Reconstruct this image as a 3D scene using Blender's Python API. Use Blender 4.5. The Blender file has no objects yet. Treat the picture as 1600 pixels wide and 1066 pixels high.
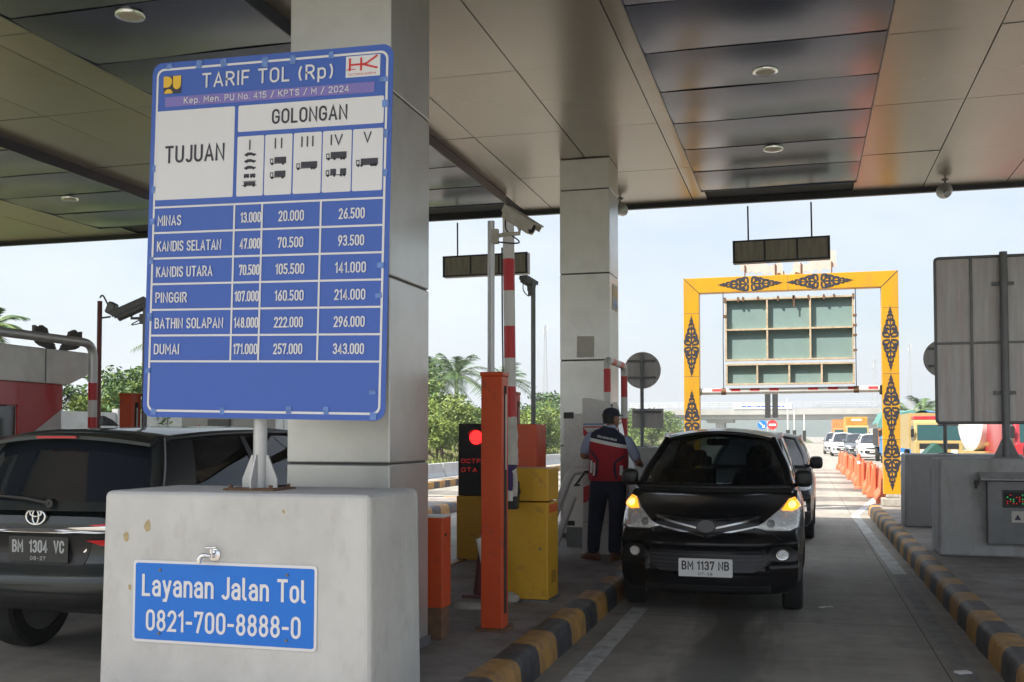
import bpy, bmesh, math, random
from math import sin, cos, pi, radians, atan, sqrt
from mathutils import Vector, Matrix
from mathutils.bvhtree import BVHTree
random.seed(7)
sc = bpy.context.scene
COL = sc.collection

# ------------------------------------------------------------------ camera, sky, sun, exposure
cam_d = bpy.data.cameras.new('camera')
cam = bpy.data.objects.new('camera', cam_d)
COL.objects.link(cam)
cam.location = (0, 0, 1.6)
cam.rotation_euler = (radians(92.1), 0, radians(15.54))
cam_d.sensor_width = 36
cam_d.lens = 36.72
cam_d.shift_y = 87 / 1600
cam_d.clip_start = 0.05
cam_d.clip_end = 9000
sc.camera = cam

SUN_EL = radians(50)
SUN_AZ = radians(45)          # light travels towards +Y and +X (sun behind and to the left)
world = bpy.data.worlds.new("World")
sc.world = world
world.use_nodes = True
wn, wl = world.node_tree.nodes, world.node_tree.links
bg = wn['Background']
sky = wn.new('ShaderNodeTexSky')
sky.sky_type = 'NISHITA'
sky.sun_disc = False
sky.sun_elevation = SUN_EL
sky.sun_rotation = radians(225)
sky.air_density = 1.0
sky.dust_density = 2.5
tcw = wn.new('ShaderNodeTexCoord')
mpw = wn.new('ShaderNodeMapping'); mpw.inputs['Scale'].default_value = (1, 1, 2.6)
nzw = wn.new('ShaderNodeTexNoise'); nzw.inputs['Scale'].default_value = 2.3
nzw.inputs['Detail'].default_value = 7; nzw.inputs['Roughness'].default_value = 0.55
rpw = wn.new('ShaderNodeValToRGB')
rpw.color_ramp.elements[0].position = 0.36; rpw.color_ramp.elements[1].position = 0.66
mxw = wn.new('ShaderNodeMixRGB')
mxw.inputs['Color2'].default_value = (6.3, 6.65, 6.95, 1)
mlt = wn.new('ShaderNodeMath'); mlt.operation = 'MULTIPLY_ADD'; mlt.inputs[1].default_value = 0.72; mlt.inputs[2].default_value = 0.12
wl.new(tcw.outputs['Generated'], mpw.inputs['Vector'])
wl.new(mpw.outputs['Vector'], nzw.inputs['Vector'])
wl.new(nzw.outputs['Fac'], rpw.inputs['Fac'])
wl.new(rpw.outputs['Color'], mlt.inputs[0])
wl.new(mlt.outputs[0], mxw.inputs['Fac'])
wl.new(sky.outputs['Color'], mxw.inputs['Color1'])
spw = wn.new('ShaderNodeSeparateXYZ'); wl.new(tcw.outputs['Generated'], spw.inputs[0])       # clouds brightened overhead, out of view, added to lift light under the canopy
mrw = wn.new('ShaderNodeMapRange'); mrw.interpolation_type = 'SMOOTHSTEP'
for i_, q_ in enumerate((.3, .8, 1.0, 2.2)): mrw.inputs[i_+1].default_value = q_
wl.new(spw.outputs['Z'], mrw.inputs[0])
vmw = wn.new('ShaderNodeVectorMath'); vmw.operation = 'SCALE'; vmw.inputs[0].default_value = (4.9, 5.2, 5.55)
wl.new(mrw.outputs[0], vmw.inputs['Scale']); wl.new(vmw.outputs[0], mxw.inputs['Color2'])
wl.new(mxw.outputs['Color'], bg.inputs['Color'])
bg.inputs['Strength'].default_value = 0.075

sun_d = bpy.data.lights.new('sun', 'SUN')
sun_d.energy = 3.7
sun_d.angle = radians(0.5)
sun_d.color = (1.0, 0.94, 0.84)
sun = bpy.data.objects.new('sun', sun_d)
COL.objects.link(sun)
hv = cos(SUN_EL)
sun_dir = Vector((hv * sin(SUN_AZ), hv * cos(SUN_AZ), -sin(SUN_EL)))
sun.rotation_euler = sun_dir.to_track_quat('-Z', 'Y').to_euler()

sc.view_settings.view_transform = 'Standard'
sc.view_settings.look = 'None'
sc.view_settings.exposure = 1.45
sc.view_settings.gamma = 1
sc.cycles.use_denoising = True
sc.cycles.max_bounces = 8
sc.cycles.transparent_max_bounces = 16
sc.cycles.sample_clamp_indirect = 4
sc.cycles.caustics_reflective = False
sc.cycles.caustics_refractive = False

# ------------------------------------------------------------------ materials
def pm(name, col, rough=0.5, metal=0.0, var=0.0, scale=3.0, dirt=None, dirt_amt=0.0, bump=0.0, bscale=40.0, coat=0.0,
       spec=0.5, stretch=(1, 1, 1), rvar=0.0, emit=None, estr=0.0, dscale=None, dlo=0.45, dhi=0.75):
    m = bpy.data.materials.new(name)
    m.use_nodes = True
    n, l = m.node_tree.nodes, m.node_tree.links
    b = n['Principled BSDF']
    c = (*col, 1)
    b.inputs['Base Color'].default_value = c
    b.inputs['Roughness'].default_value = rough
    b.inputs['Metallic'].default_value = metal
    b.inputs['Specular IOR Level'].default_value = spec
    if coat:
        b.inputs['Coat Weight'].default_value = coat
        b.inputs['Coat Roughness'].default_value = 0.04
    if emit:
        b.inputs['Emission Color'].default_value = (*emit, 1)
        b.inputs['Emission Strength'].default_value = estr
    need = var or dirt_amt or bump or rvar
    if need:
        tc = n.new('ShaderNodeTexCoord'); mp = n.new('ShaderNodeMapping')
        mp.inputs['Scale'].default_value = stretch
        l.new(tc.outputs['Object'], mp.inputs['Vector'])
        vec = mp.outputs['Vector']
        out = None
        if var or rvar:
            nz = n.new('ShaderNodeTexNoise'); nz.inputs['Scale'].default_value = scale
            nz.inputs['Detail'].default_value = 6; nz.inputs['Roughness'].default_value = 0.6
            l.new(vec, nz.inputs['Vector'])
            if var:
                mr = n.new('ShaderNodeMapRange')
                mr.inputs[1].default_value = 0.3; mr.inputs[2].default_value = 0.7
                mr.inputs[3].default_value = 1 - var; mr.inputs[4].default_value = 1 + var
                l.new(nz.outputs['Fac'], mr.inputs[0])
                mm = n.new('ShaderNodeVectorMath'); mm.operation = 'SCALE'
                mm.inputs[0].default_value = col
                l.new(mr.outputs[0], mm.inputs['Scale'])
                out = mm.outputs[0]
            if rvar:
                m2 = n.new('ShaderNodeMapRange')
                m2.inputs[1].default_value = 0.3; m2.inputs[2].default_value = 0.7
                m2.inputs[3].default_value = max(0.02, rough - rvar); m2.inputs[4].default_value = rough + rvar
                l.new(nz.outputs['Fac'], m2.inputs[0])
                l.new(m2.outputs[0], b.inputs['Roughness'])
        if dirt_amt:
            nd = n.new('ShaderNodeTexNoise'); nd.inputs['Scale'].default_value = dscale or scale * 2.3
            nd.inputs['Detail'].default_value = 8; nd.inputs['Roughness'].default_value = 0.68
            l.new(vec, nd.inputs['Vector'])
            rd = n.new('ShaderNodeMapRange'); rd.inputs[1].default_value = dlo; rd.inputs[2].default_value = dhi
            rd.inputs[3].default_value = 0; rd.inputs[4].default_value = dirt_amt
            l.new(nd.outputs['Fac'], rd.inputs[0])
            mx = n.new('ShaderNodeMixRGB')
            l.new(rd.outputs[0], mx.inputs['Fac'])
            if out is not None: l.new(out, mx.inputs['Color1'])
            else: mx.inputs['Color1'].default_value = c
            mx.inputs['Color2'].default_value = (*(dirt or (0.1, 0.08, 0.06)), 1)
            out = mx.outputs['Color']
        if out is not None:
            l.new(out, b.inputs['Base Color'])
        if bump:
            nb = n.new('ShaderNodeTexNoise'); nb.inputs['Scale'].default_value = bscale
            nb.inputs['Detail'].default_value = 4
            l.new(vec, nb.inputs['Vector'])
            bp = n.new('ShaderNodeBump'); bp.inputs['Strength'].default_value = bump; bp.inputs['Distance'].default_value = 0.02
            l.new(nb.outputs['Fac'], bp.inputs['Height'])
            l.new(bp.outputs['Normal'], b.inputs['Normal'])
    return m

def glass_mat(name, tint, rough=0.02, ior=1.5):
    m = bpy.data.materials.new(name); m.use_nodes = True
    n, l = m.node_tree.nodes, m.node_tree.links
    for x in list(n): n.remove(x)
    o = n.new('ShaderNodeOutputMaterial'); mix = n.new('ShaderNodeMixShader')
    t = n.new('ShaderNodeBsdfTransparent'); g = n.new('ShaderNodeBsdfGlossy'); f = n.new('ShaderNodeFresnel')
    t.inputs['Color'].default_value = (*tint, 1); g.inputs['Roughness'].default_value = rough
    f.inputs['IOR'].default_value = ior
    l.new(f.outputs[0], mix.inputs[0]); l.new(t.outputs[0], mix.inputs[1]); l.new(g.outputs[0], mix.inputs[2])
    l.new(mix.outputs[0], o.inputs['Surface'])
    return m

M = {}
M['road'] = None
M['ceil'] = pm('ceiling_panel_metal', (0.30, 0.262, 0.208), 0.26, 0.55, var=0.05, scale=0.5)
M['strip'] = pm('ceiling_strip_metal', (0.05, 0.062, 0.11), 0.2, 0.55, var=0.08, scale=0.6)
M['fascia'] = pm('dark_fascia', (0.035, 0.036, 0.042), 0.45, 0.3, var=0.1)
M['navy'] = pm('navy_fascia', (0.03, 0.04, 0.075), 0.35, 0.2, var=0.1)
M['roofing'] = pm('roof_cladding', (0.4, 0.42, 0.45), 0.5, 0.3, var=0.1)
M['acp'] = pm('column_cladding', (0.60, 0.60, 0.575), 0.34, 0.65, var=0.03, scale=1.5, rvar=0.05, dirt=(0.3, 0.29, 0.27), dirt_amt=0.25)
M['seam'] = pm('seam_sealant', (0.10, 0.10, 0.10), 0.7)
M['block'] = pm('painted_concrete', (0.56, 0.56, 0.54), 0.75, var=0.10, scale=2.6, dirt=(0.33, 0.31, 0.27), dirt_amt=0.5, bump=0.28, bscale=24, dlo=0.52, dhi=0.85, stretch=(1, 1, 0.7))
M['block_dark'] = pm('weathered_concrete', (0.45, 0.455, 0.455), 0.8, var=0.13, scale=2.0, dirt=(0.22, 0.205, 0.19), dirt_amt=0.8, bump=0.15, bscale=30, stretch=(1, 1, 0.5))
M['slab'] = pm('island_concrete', (0.30, 0.272, 0.245), 0.85, var=0.2, scale=1.3, dirt=(0.15, 0.115, 0.095), dirt_amt=0.8, bump=0.25, bscale=60, dlo=.42, dhi=.68)
M['kerb_y'] = pm('kerb_yellow_paint', (0.44, 0.235, 0.05), 0.6, var=0.2, scale=6, dirt=(0.17, 0.10, 0.055), dirt_amt=0.8, bump=0.15, dscale=7, dlo=0.42, dhi=0.7)
M['kerb_k'] = pm('kerb_black_paint', (0.028, 0.029, 0.033), 0.55, var=0.2, scale=6, dirt=(0.15, 0.145, 0.135), dirt_amt=0.55, bump=0.15, dscale=8, dlo=0.45, dhi=0.75)
M['paint_w'] = pm('worn_white_road_paint', (0.52, 0.52, 0.49), 0.8, var=0.1, dirt=(0.2, 0.19, 0.18), dirt_amt=0.55, scale=3, dscale=5, dlo=0.45, dhi=0.62)
M['paint_w_old'] = pm('faded_white_road_paint', (0.27, 0.265, 0.25), 0.85, var=0.1, dirt=(0.18, 0.175, 0.165), dirt_amt=0.9, scale=3, dscale=4, dlo=0.42, dhi=0.6)
M['orange'] = pm('orange_painted_steel', (0.60, 0.072, 0.012), 0.42, var=0.06, scale=2, dirt=(0.20, 0.06, 0.035), dirt_amt=0.75, dscale=9, dlo=0.58, dhi=0.70, rvar=0.1)
M['yellow'] = pm('yellow_painted_steel', (0.62, 0.34, 0.018), 0.4, var=0.05, scale=2, dirt=(0.30, 0.17, 0.05), dirt_amt=0.7, dscale=7, dlo=0.57, dhi=0.72, rvar=0.1)
M['gyellow'] = pm('gantry_yellow_panel', (0.62, 0.31, 0.012), 0.38, var=0.05, scale=1.2, dirt=(0.38, 0.22, 0.06), dirt_amt=0.6, dscale=3.5, stretch=(1, 1, .4))
M['black'] = pm('black_plastic', (0.012, 0.012, 0.013), 0.45, var=0.2)
M['matte_black'] = pm('matte_black', (0.02, 0.02, 0.02), 0.8, var=0.2)
M['pole'] = pm('galvanised_steel', (0.52, 0.52, 0.52), 0.42, 0.5, var=0.1, scale=8, rvar=0.1)
M['pole_dark'] = pm('weathered_steel', (0.17, 0.175, 0.18), 0.5, 0.5, var=0.15, scale=6)
M['white'] = pm('white_enamel', (0.68, 0.67, 0.64), 0.4, var=0.04, dirt=(0.4, 0.37, 0.32), dirt_amt=0.5, scale=2, dlo=0.5, dhi=0.85)
M['red'] = pm('red_reflective_film', (0.55, 0.018, 0.022), 0.4, var=0.08)
M['signblue'] = pm('blue_sign_face', (0.045, 0.118, 0.48), 0.42, var=0.035, scale=1.5, rvar=0.06)
M['signblue2'] = pm('bright_blue_sign_face', (0.003, 0.165, 0.66), 0.45, var=0.03, scale=2)
M['signwhite'] = pm('white_sign_film', (0.74, 0.74, 0.76), 0.4, var=0.02)
M['lilac'] = pm('lilac_patch_film', (0.20, 0.16, 0.48), 0.3, var=0.08)
M['ink'] = pm('dark_sign_ink', (0.035, 0.035, 0.05), 0.5)
M['signred'] = pm('red_sign_ink', (0.65, 0.03, 0.03), 0.5)
M['signyellow'] = pm('yellow_sign_film', (0.80, 0.50, 0.03), 0.4)
M['tape'] = pm('blue_tape', (0.12, 0.23, 0.56), 0.25, var=0.35, scale=30)
M['dullchrome'] = pm('dull_chrome', (0.50, 0.51, 0.53), 0.28, 1.0)
M['slat'] = pm('grille_slat_plastic', (0.035, 0.036, 0.05), 0.4)
M['chrome'] = pm('chrome', (0.75, 0.76, 0.78), 0.12, 1.0)
M['alu_back'] = pm('sign_back_aluminium', (0.52, 0.51, 0.51), 0.5, 0.3, var=0.14, scale=3.5, stretch=(6, 1, 0.5), dirt=(0.50, 0.37, 0.36), dirt_amt=0.6, dscale=2, dlo=0.45, dhi=0.7)
M['rubber'] = pm('tyre_rubber', (0.018, 0.018, 0.018), 0.85, bump=0.3, bscale=50)
M['navycloth'] = pm('navy_cloth', (0.016, 0.021, 0.045), 0.85, var=0.25, scale=8, bump=0.7, bscale=14)
M['redcloth'] = pm('red_vest_cloth', (0.42, 0.014, 0.026), 0.75, var=0.12, scale=9, bump=0.35, bscale=30)
M['blueshirt'] = pm('pale_blue_shirt_cloth', (0.36, 0.42, 0.58), 0.85, var=0.06, bump=0.25, bscale=40)
M['skin'] = pm('skin', (0.33, 0.165, 0.10), 0.55, var=0.06, scale=12)
M['hair'] = pm('black_hair', (0.012, 0.010, 0.009), 0.6)
M['leather'] = pm('brown_leather', (0.16, 0.055, 0.022), 0.5, var=0.15, scale=20)
M['refl'] = pm('reflective_band', (0.78, 0.78, 0.76), 0.4)
M['cloth_w'] = pm('dirty_white_plastic_wrap', (0.55, 0.52, 0.47), 0.55, var=0.15, scale=14, bump=0.6, bscale=18)
M['wood'] = pm('painted_timber_frame', (0.50, 0.42, 0.30), 0.7, var=0.2, scale=6, dirt=(0.33, 0.16, 0.06), dirt_amt=0.7)
M['teal'] = pm('faded_teal_sheet', (0.19, 0.28, 0.27), 0.6, var=0.07, scale=1.5, dirt=(0.12, 0.2, 0.19), dirt_amt=0.3)
M['led'] = pm('led_sign_back', (0.34, 0.31, 0.26), 0.6, 0.2, var=0.2, scale=4, stretch=(5, 1, 0.6))
M['pinkcrest'] = pm('weathered_pink_crest', (0.62, 0.50, 0.44), 0.7, var=0.1, scale=8)
M['cone'] = pm('faded_cone_plastic', (0.10, 0.022, 0.024), 0.6, var=0.15)
M['barrier'] = pm('orange_barrier_plastic', (0.72, 0.16, 0.07), 0.5, var=0.16, scale=1.3, dirt=(0.45, 0.18, 0.1), dirt_amt=0.5)
M['leaf1'] = pm('leaf_mid_green', (0.115, 0.185, 0.035), 0.6, var=0.35, scale=1.2)
M['leaf2'] = pm('leaf_light_green', (0.20, 0.26, 0.05), 0.6, var=0.35, scale=1.2)
M['leaf3'] = pm('leaf_dark_green', (0.055, 0.115, 0.03), 0.6, var=0.35, scale=1.2)
M['palmleaf'] = pm('palm_leaf', (0.075, 0.14, 0.045), 0.5, var=0.3, scale=1.5)
M['bark'] = pm('bark', (0.10, 0.075, 0.05), 0.9, var=0.3, scale=6, bump=0.5, bscale=20)
M['grassm'] = pm('grass_blades', (0.11, 0.14, 0.03), 0.7, var=0.4, scale=0.4)
M['bank'] = pm('grassy_earth', (0.13, 0.125, 0.05), 0.9, var=0.35, scale=0.35, dirt=(0.07, 0.10, 0.02), dirt_amt=0.7, bump=0.4, bscale=4)
M['earth'] = pm('open_ground', (0.10, 0.12, 0.05), 0.95, var=0.3, scale=0.02, bump=0.3, bscale=0.5)
M['hill'] = pm('wooded_hill', (0.035, 0.06, 0.025), 0.95, var=0.4, scale=0.02)
M['fence'] = pm('concrete_panel_fence', (0.42, 0.43, 0.43), 0.8, var=0.12, scale=2)
M['bridge'] = pm('bridge_concrete', (0.38, 0.38, 0.36), 0.8, var=0.12, scale=0.4)
M['boothred'] = pm('booth_red_panel', (0.52, 0.02, 0.03), 0.25, var=0.05, scale=1, coat=0.4)
M['boothgrey'] = pm('booth_grey_panel', (0.74, 0.72, 0.69), 0.4, 0.15, var=0.06, scale=1.5, dirt=(0.3, 0.28, 0.26), dirt_amt=0.4)
M['windark'] = pm('dark_window_glass', (0.01, 0.014, 0.02), 0.05, 0.0, spec=0.8)
M['carblack'] = pm('black_car_paint', (0.005, 0.005, 0.006), 0.35, 0.0, coat=0.5, spec=0.1)
M['suvpaint'] = pm('dark_grey_green_car_paint', (0.020, 0.027, 0.029), 0.4, 0.4, coat=0.5)
M['cardark'] = pm('dark_blue_grey_car_paint', (0.010, 0.010, 0.014), 0.4, 0.1, coat=0.45)
M['carwhite'] = pm('white_car_paint', (0.75, 0.75, 0.74), 0.3, coat=0.7)
M['cargrey'] = pm('grey_car_paint', (0.12, 0.13, 0.145), 0.3, 0.4, coat=0.8)
M['carsilver'] = pm('silver_car_paint', (0.40, 0.41, 0.42), 0.3, 0.5, coat=0.8)
M['glass'] = glass_mat('tinted_car_glass', (0.17, 0.20, 0.20))
M['privacy'] = glass_mat('dark_car_glass', (0.035, 0.045, 0.045))
M['interior'] = pm('car_interior_fabric', (0.045, 0.043, 0.042), 0.8, bump=0.2)
M['plate_w'] = pm('white_plate', (0.82, 0.82, 0.80), 0.4, var=0.03)
M['plate_k'] = pm('black_plate', (0.016, 0.018, 0.018), 0.4)
M['plate_ink'] = pm('grey_plate_ink', (0.42, 0.44, 0.44), 0.5)
M['grille'] = pm('dark_grille', (0.014, 0.014, 0.016), 0.4, var=0.2)
M['lens'] = pm('headlamp_lens', (0.85, 0.86, 0.85), 0.15, 0.0, var=0.28, scale=24, coat=1.0, stretch=(1, 1, 2))
M['amber'] = pm('lit_amber_indicator', (0.75, 0.28, 0.02), 0.2, coat=1.0, emit=(1.0, 0.36, 0.02), estr=0.75)
M['tail'] = pm('red_tail_lens', (0.66, 0.012, 0.02), 0.2, coat=0.4)
M['redlamp'] = pm('lit_red_signal', (0.7, 0.01, 0.01), 0.4, emit=(1.0, 0.012, 0.012), estr=1.3)
M['reddots'] = pm('dim_red_display_dots', (0.3, 0.01, 0.01), 0.4, emit=(1.0, 0.03, 0.02), estr=0.10)
M['greendots'] = pm('dim_green_display_dots', (0.02, 0.2, 0.05), 0.4, emit=(0.05, 0.8, 0.2), estr=0.12)
M['rust'] = pm('rusty_steel', (0.16, 0.085, 0.045), 0.8, var=0.3, scale=14)
M['darkred'] = pm('dark_red_painted_steel', (0.16, 0.035, 0.03), 0.5, var=0.15)
M['tarp_teal'] = pm('teal_tarpaulin', (0.10, 0.26, 0.23), 0.6, var=0.15, scale=2, bump=0.5, bscale=4)
M['tarp_green'] = pm('dark_green_tarpaulin', (0.012, 0.07, 0.05), 0.6, var=0.15, scale=2)
M['tr_orange'] = pm('orange_truck_body', (0.62, 0.20, 0.05), 0.5, var=0.12, scale=2)
M['tr_yellow'] = pm('yellow_truck_paint', (0.42, 0.31, 0.12), 0.4, var=0.06)
M['tr_blue'] = pm('blue_truck_paint', (0.04, 0.20, 0.46), 0.4, var=0.1)
M['trglass'] = pm('teal_truck_glass', (0.015, 0.06, 0.06), 0.1, 0.0, spec=0.6)
M['bulb'] = pm('lit_amber_bulb', (0.9, 0.6, 0.1), 0.3, emit=(1.0, 0.66, 0.12), estr=1.6)
M['tan'] = pm('tan_chipped_patch', (0.42, 0.34, 0.18), 0.8, var=0.2, scale=20)
M['tr_red'] = pm('red_truck_paint', (0.40, 0.022, 0.032), 0.35, var=0.06, coat=0.3)
M['cont_yellow'] = pm('yellow_container_paint', (0.62, 0.30, 0.035), 0.5, var=0.12, scale=1.5)
M['stone'] = pm('rough_foundation_stone', (0.36, 0.34, 0.30), 0.9, var=0.2, scale=8, bump=0.5, bscale=14)
M['lampcover'] = pm('downlight_cover', (0.55, 0.50, 0.42), 0.5)
M['cctv'] = pm('beige_camera_housing', (0.50, 0.47, 0.40), 0.45, var=0.08, scale=6, dirt=(0.3, 0.24, 0.12), dirt_amt=0.5)
M['cctv_dark'] = pm('grey_camera_housing', (0.12, 0.12, 0.12), 0.5, var=0.1)
M['purple'] = pm('purple_rag', (0.05, 0.03, 0.12), 0.8, var=0.2, scale=30)
M['crestgrey'] = pm('grey_carved_crest', (0.10, 0.095, 0.085), 0.8, var=0.2, scale=10)
M['paper'] = pm('paper_notice', (0.58, 0.56, 0.50), 0.7, var=0.04)
M['stickr'] = pm('warm_sticker', (0.62, 0.40, 0.16), 0.5, var=0.1)

def road_material():
    m = bpy.data.materials.new('concrete_road'); m.use_nodes = True
    n, l = m.node_tree.nodes, m.node_tree.links
    b = n['Principled BSDF']; b.inputs['Roughness'].default_value = 0.8
    tc = n.new('ShaderNodeTexCoord'); sp = n.new('ShaderNodeSeparateXYZ'); l.new(tc.outputs['Object'], sp.inputs[0])
    def noise(scale, detail=6, stretch=(1, 1, 1), rough=0.6):
        mp = n.new('ShaderNodeMapping'); mp.inputs['Scale'].default_value = stretch
        l.new(tc.outputs['Object'], mp.inputs[0])
        z = n.new('ShaderNodeTexNoise'); z.inputs['Scale'].default_value = scale; z.inputs['Detail'].default_value = detail
        z.inputs['Roughness'].default_value = rough
        l.new(mp.outputs[0], z.inputs['Vector']); return z.outputs['Fac']
    def mr(v, a, b_, c, d):
        k = n.new('ShaderNodeMapRange'); l.new(v, k.inputs[0])
        for i, q in enumerate((a, b_, c, d)): k.inputs[i + 1].default_value = q
        return k.outputs[0]
    def mul(a, b_, op='MULTIPLY'):
        k = n.new('ShaderNodeMath'); k.operation = op
        for i, q in enumerate((a, b_)):
            if isinstance(q, (int, float)): k.inputs[i].default_value = q
            else: l.new(q, k.inputs[i])
        return k.outputs[0]
    v = mr(noise(0.55, 8), .3, .7, .78, 1.2)
    v = mul(v, mr(noise(5, 6), .3, .7, .9, 1.1))
    v = mul(v, mr(noise(0.9, 5, (0.6, 9, 1)), .3, .7, .92, 1.08))           # transverse brush texture
    # oil and tyre staining along the lane axis: a noise stretched along Y
    v = mul(v, mr(noise(1.6, 5, (1, .06, 1)), .35, .65, .80, 1.1))
    # dark oil drip band in the middle of the lane (x about -0.5), with a ragged edge
    dx = mul(sp.outputs['X'], 0.62, 'ADD')
    ab = n.new('ShaderNodeMath'); ab.operation = 'ABSOLUTE'; l.new(dx, ab.inputs[0])
    rag = mul(ab.outputs[0], mul(noise(1.2, 6, (1, .35, 1)), 0.6, 'MULTIPLY'), 'ADD')
    inlane = mr(sp.outputs['Y'], 16, 22, 0, 1)
    st = mr(noise(1.4, 9, (1.5, .14, 1), .68), .40, .60, 0.0, 1.0)
    oil = mr(mul(rag, mul(st, .5), 'ADD'), .52, .95, .33, 1.0)
    mxo = n.new('ShaderNodeMix'); l.new(inlane, mxo.inputs[0]); l.new(oil, mxo.inputs[2]); mxo.inputs[3].default_value = 1.0
    v = mul(v, mxo.outputs[0])
    # joints every 5 m across, one lengthways joint
    fy = mul(mul(sp.outputs['Y'], .2), 0.13, 'ADD')
    fr = n.new('ShaderNodeMath'); fr.operation = 'FRACT'; l.new(fy, fr.inputs[0])
    j1 = mul(fr.outputs[0], .0032, 'GREATER_THAN')
    dj = mul(sp.outputs['X'], 0.92, 'SUBTRACT')
    aj = n.new('ShaderNodeMath'); aj.operation = 'ABSOLUTE'; l.new(dj, aj.inputs[0])
    j2 = mul(aj.outputs[0], .006, 'GREATER_THAN')
    v = mul(v, mr(mul(j1, j2), 0, 1, .35, 1))
    # shadow bands and speed strips beyond the canopy, painted as one dark pattern
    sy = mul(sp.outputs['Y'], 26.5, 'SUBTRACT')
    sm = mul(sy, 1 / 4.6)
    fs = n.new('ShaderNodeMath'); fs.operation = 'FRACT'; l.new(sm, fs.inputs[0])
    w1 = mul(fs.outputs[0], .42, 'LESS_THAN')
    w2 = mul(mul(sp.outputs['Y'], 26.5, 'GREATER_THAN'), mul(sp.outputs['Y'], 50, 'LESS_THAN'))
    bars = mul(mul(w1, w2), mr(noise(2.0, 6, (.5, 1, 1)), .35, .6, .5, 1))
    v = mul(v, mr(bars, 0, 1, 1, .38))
    v = mul(v, mr(noise(3.3, 9, (1, .5, 1), .72), .55, .72, 1.0, .72))
    rr_ = mr(oil, .35, .9, .42, .82); l.new(rr_, b.inputs['Roughness'])
    cm = n.new('ShaderNodeVectorMath'); cm.operation = 'SCALE'; cm.inputs[0].default_value = (0.315, 0.29, 0.25)
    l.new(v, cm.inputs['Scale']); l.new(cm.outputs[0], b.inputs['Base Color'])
    bp = n.new('ShaderNodeBump'); bp.inputs['Strength'].default_value = .25; bp.inputs['Distance'].default_value = .01
    l.new(noise(70, 4), bp.inputs['Height']); l.new(bp.outputs[0], b.inputs['Normal'])
    return m
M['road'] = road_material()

# ------------------------------------------------------------------ mesh helpers
def catmull(pts, n=6, closed=False):
    P = [Vector(p) for p in pts]; out = []
    N = len(P); segs = N if closed else N - 1
    for i in range(segs):
        p0 = P[(i - 1) % N] if (closed or i > 0) else P[0]
        p1 = P[i]; p2 = P[(i + 1) % N]
        p3 = P[(i + 2) % N] if (closed or i + 2 < N) else P[-1]
        for k in range(n):
            t = k / n
            out.append(0.5 * ((2 * p1) + (p2 - p0) * t + (2 * p0 - 5 * p1 + 4 * p2 - p3) * t * t + (3 * p1 - p0 - 3 * p2 + p3) * t ** 3))
    if not closed: out.append(P[-1].copy())
    return out

def spl(x, pts):
    if x <= pts[0][0]: return pts[0][1]
    if x >= pts[-1][0]: return pts[-1][1]
    for i in range(len(pts) - 1):
        if pts[i][0] <= x <= pts[i + 1][0]: break
    def tan(j):
        a, b = max(0, j - 1), min(len(pts) - 1, j + 1)
        return (pts[b][1] - pts[a][1]) / (pts[b][0] - pts[a][0])
    h = pts[i + 1][0] - pts[i][0]; t = (x - pts[i][0]) / h
    m0, m1 = tan(i) * h, tan(i + 1) * h
    return (2*t**3-3*t*t+1)*pts[i][1] + (t**3-2*t*t+t)*m0 + (-2*t**3+3*t*t)*pts[i+1][1] + (t**3-t*t)*m1

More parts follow.
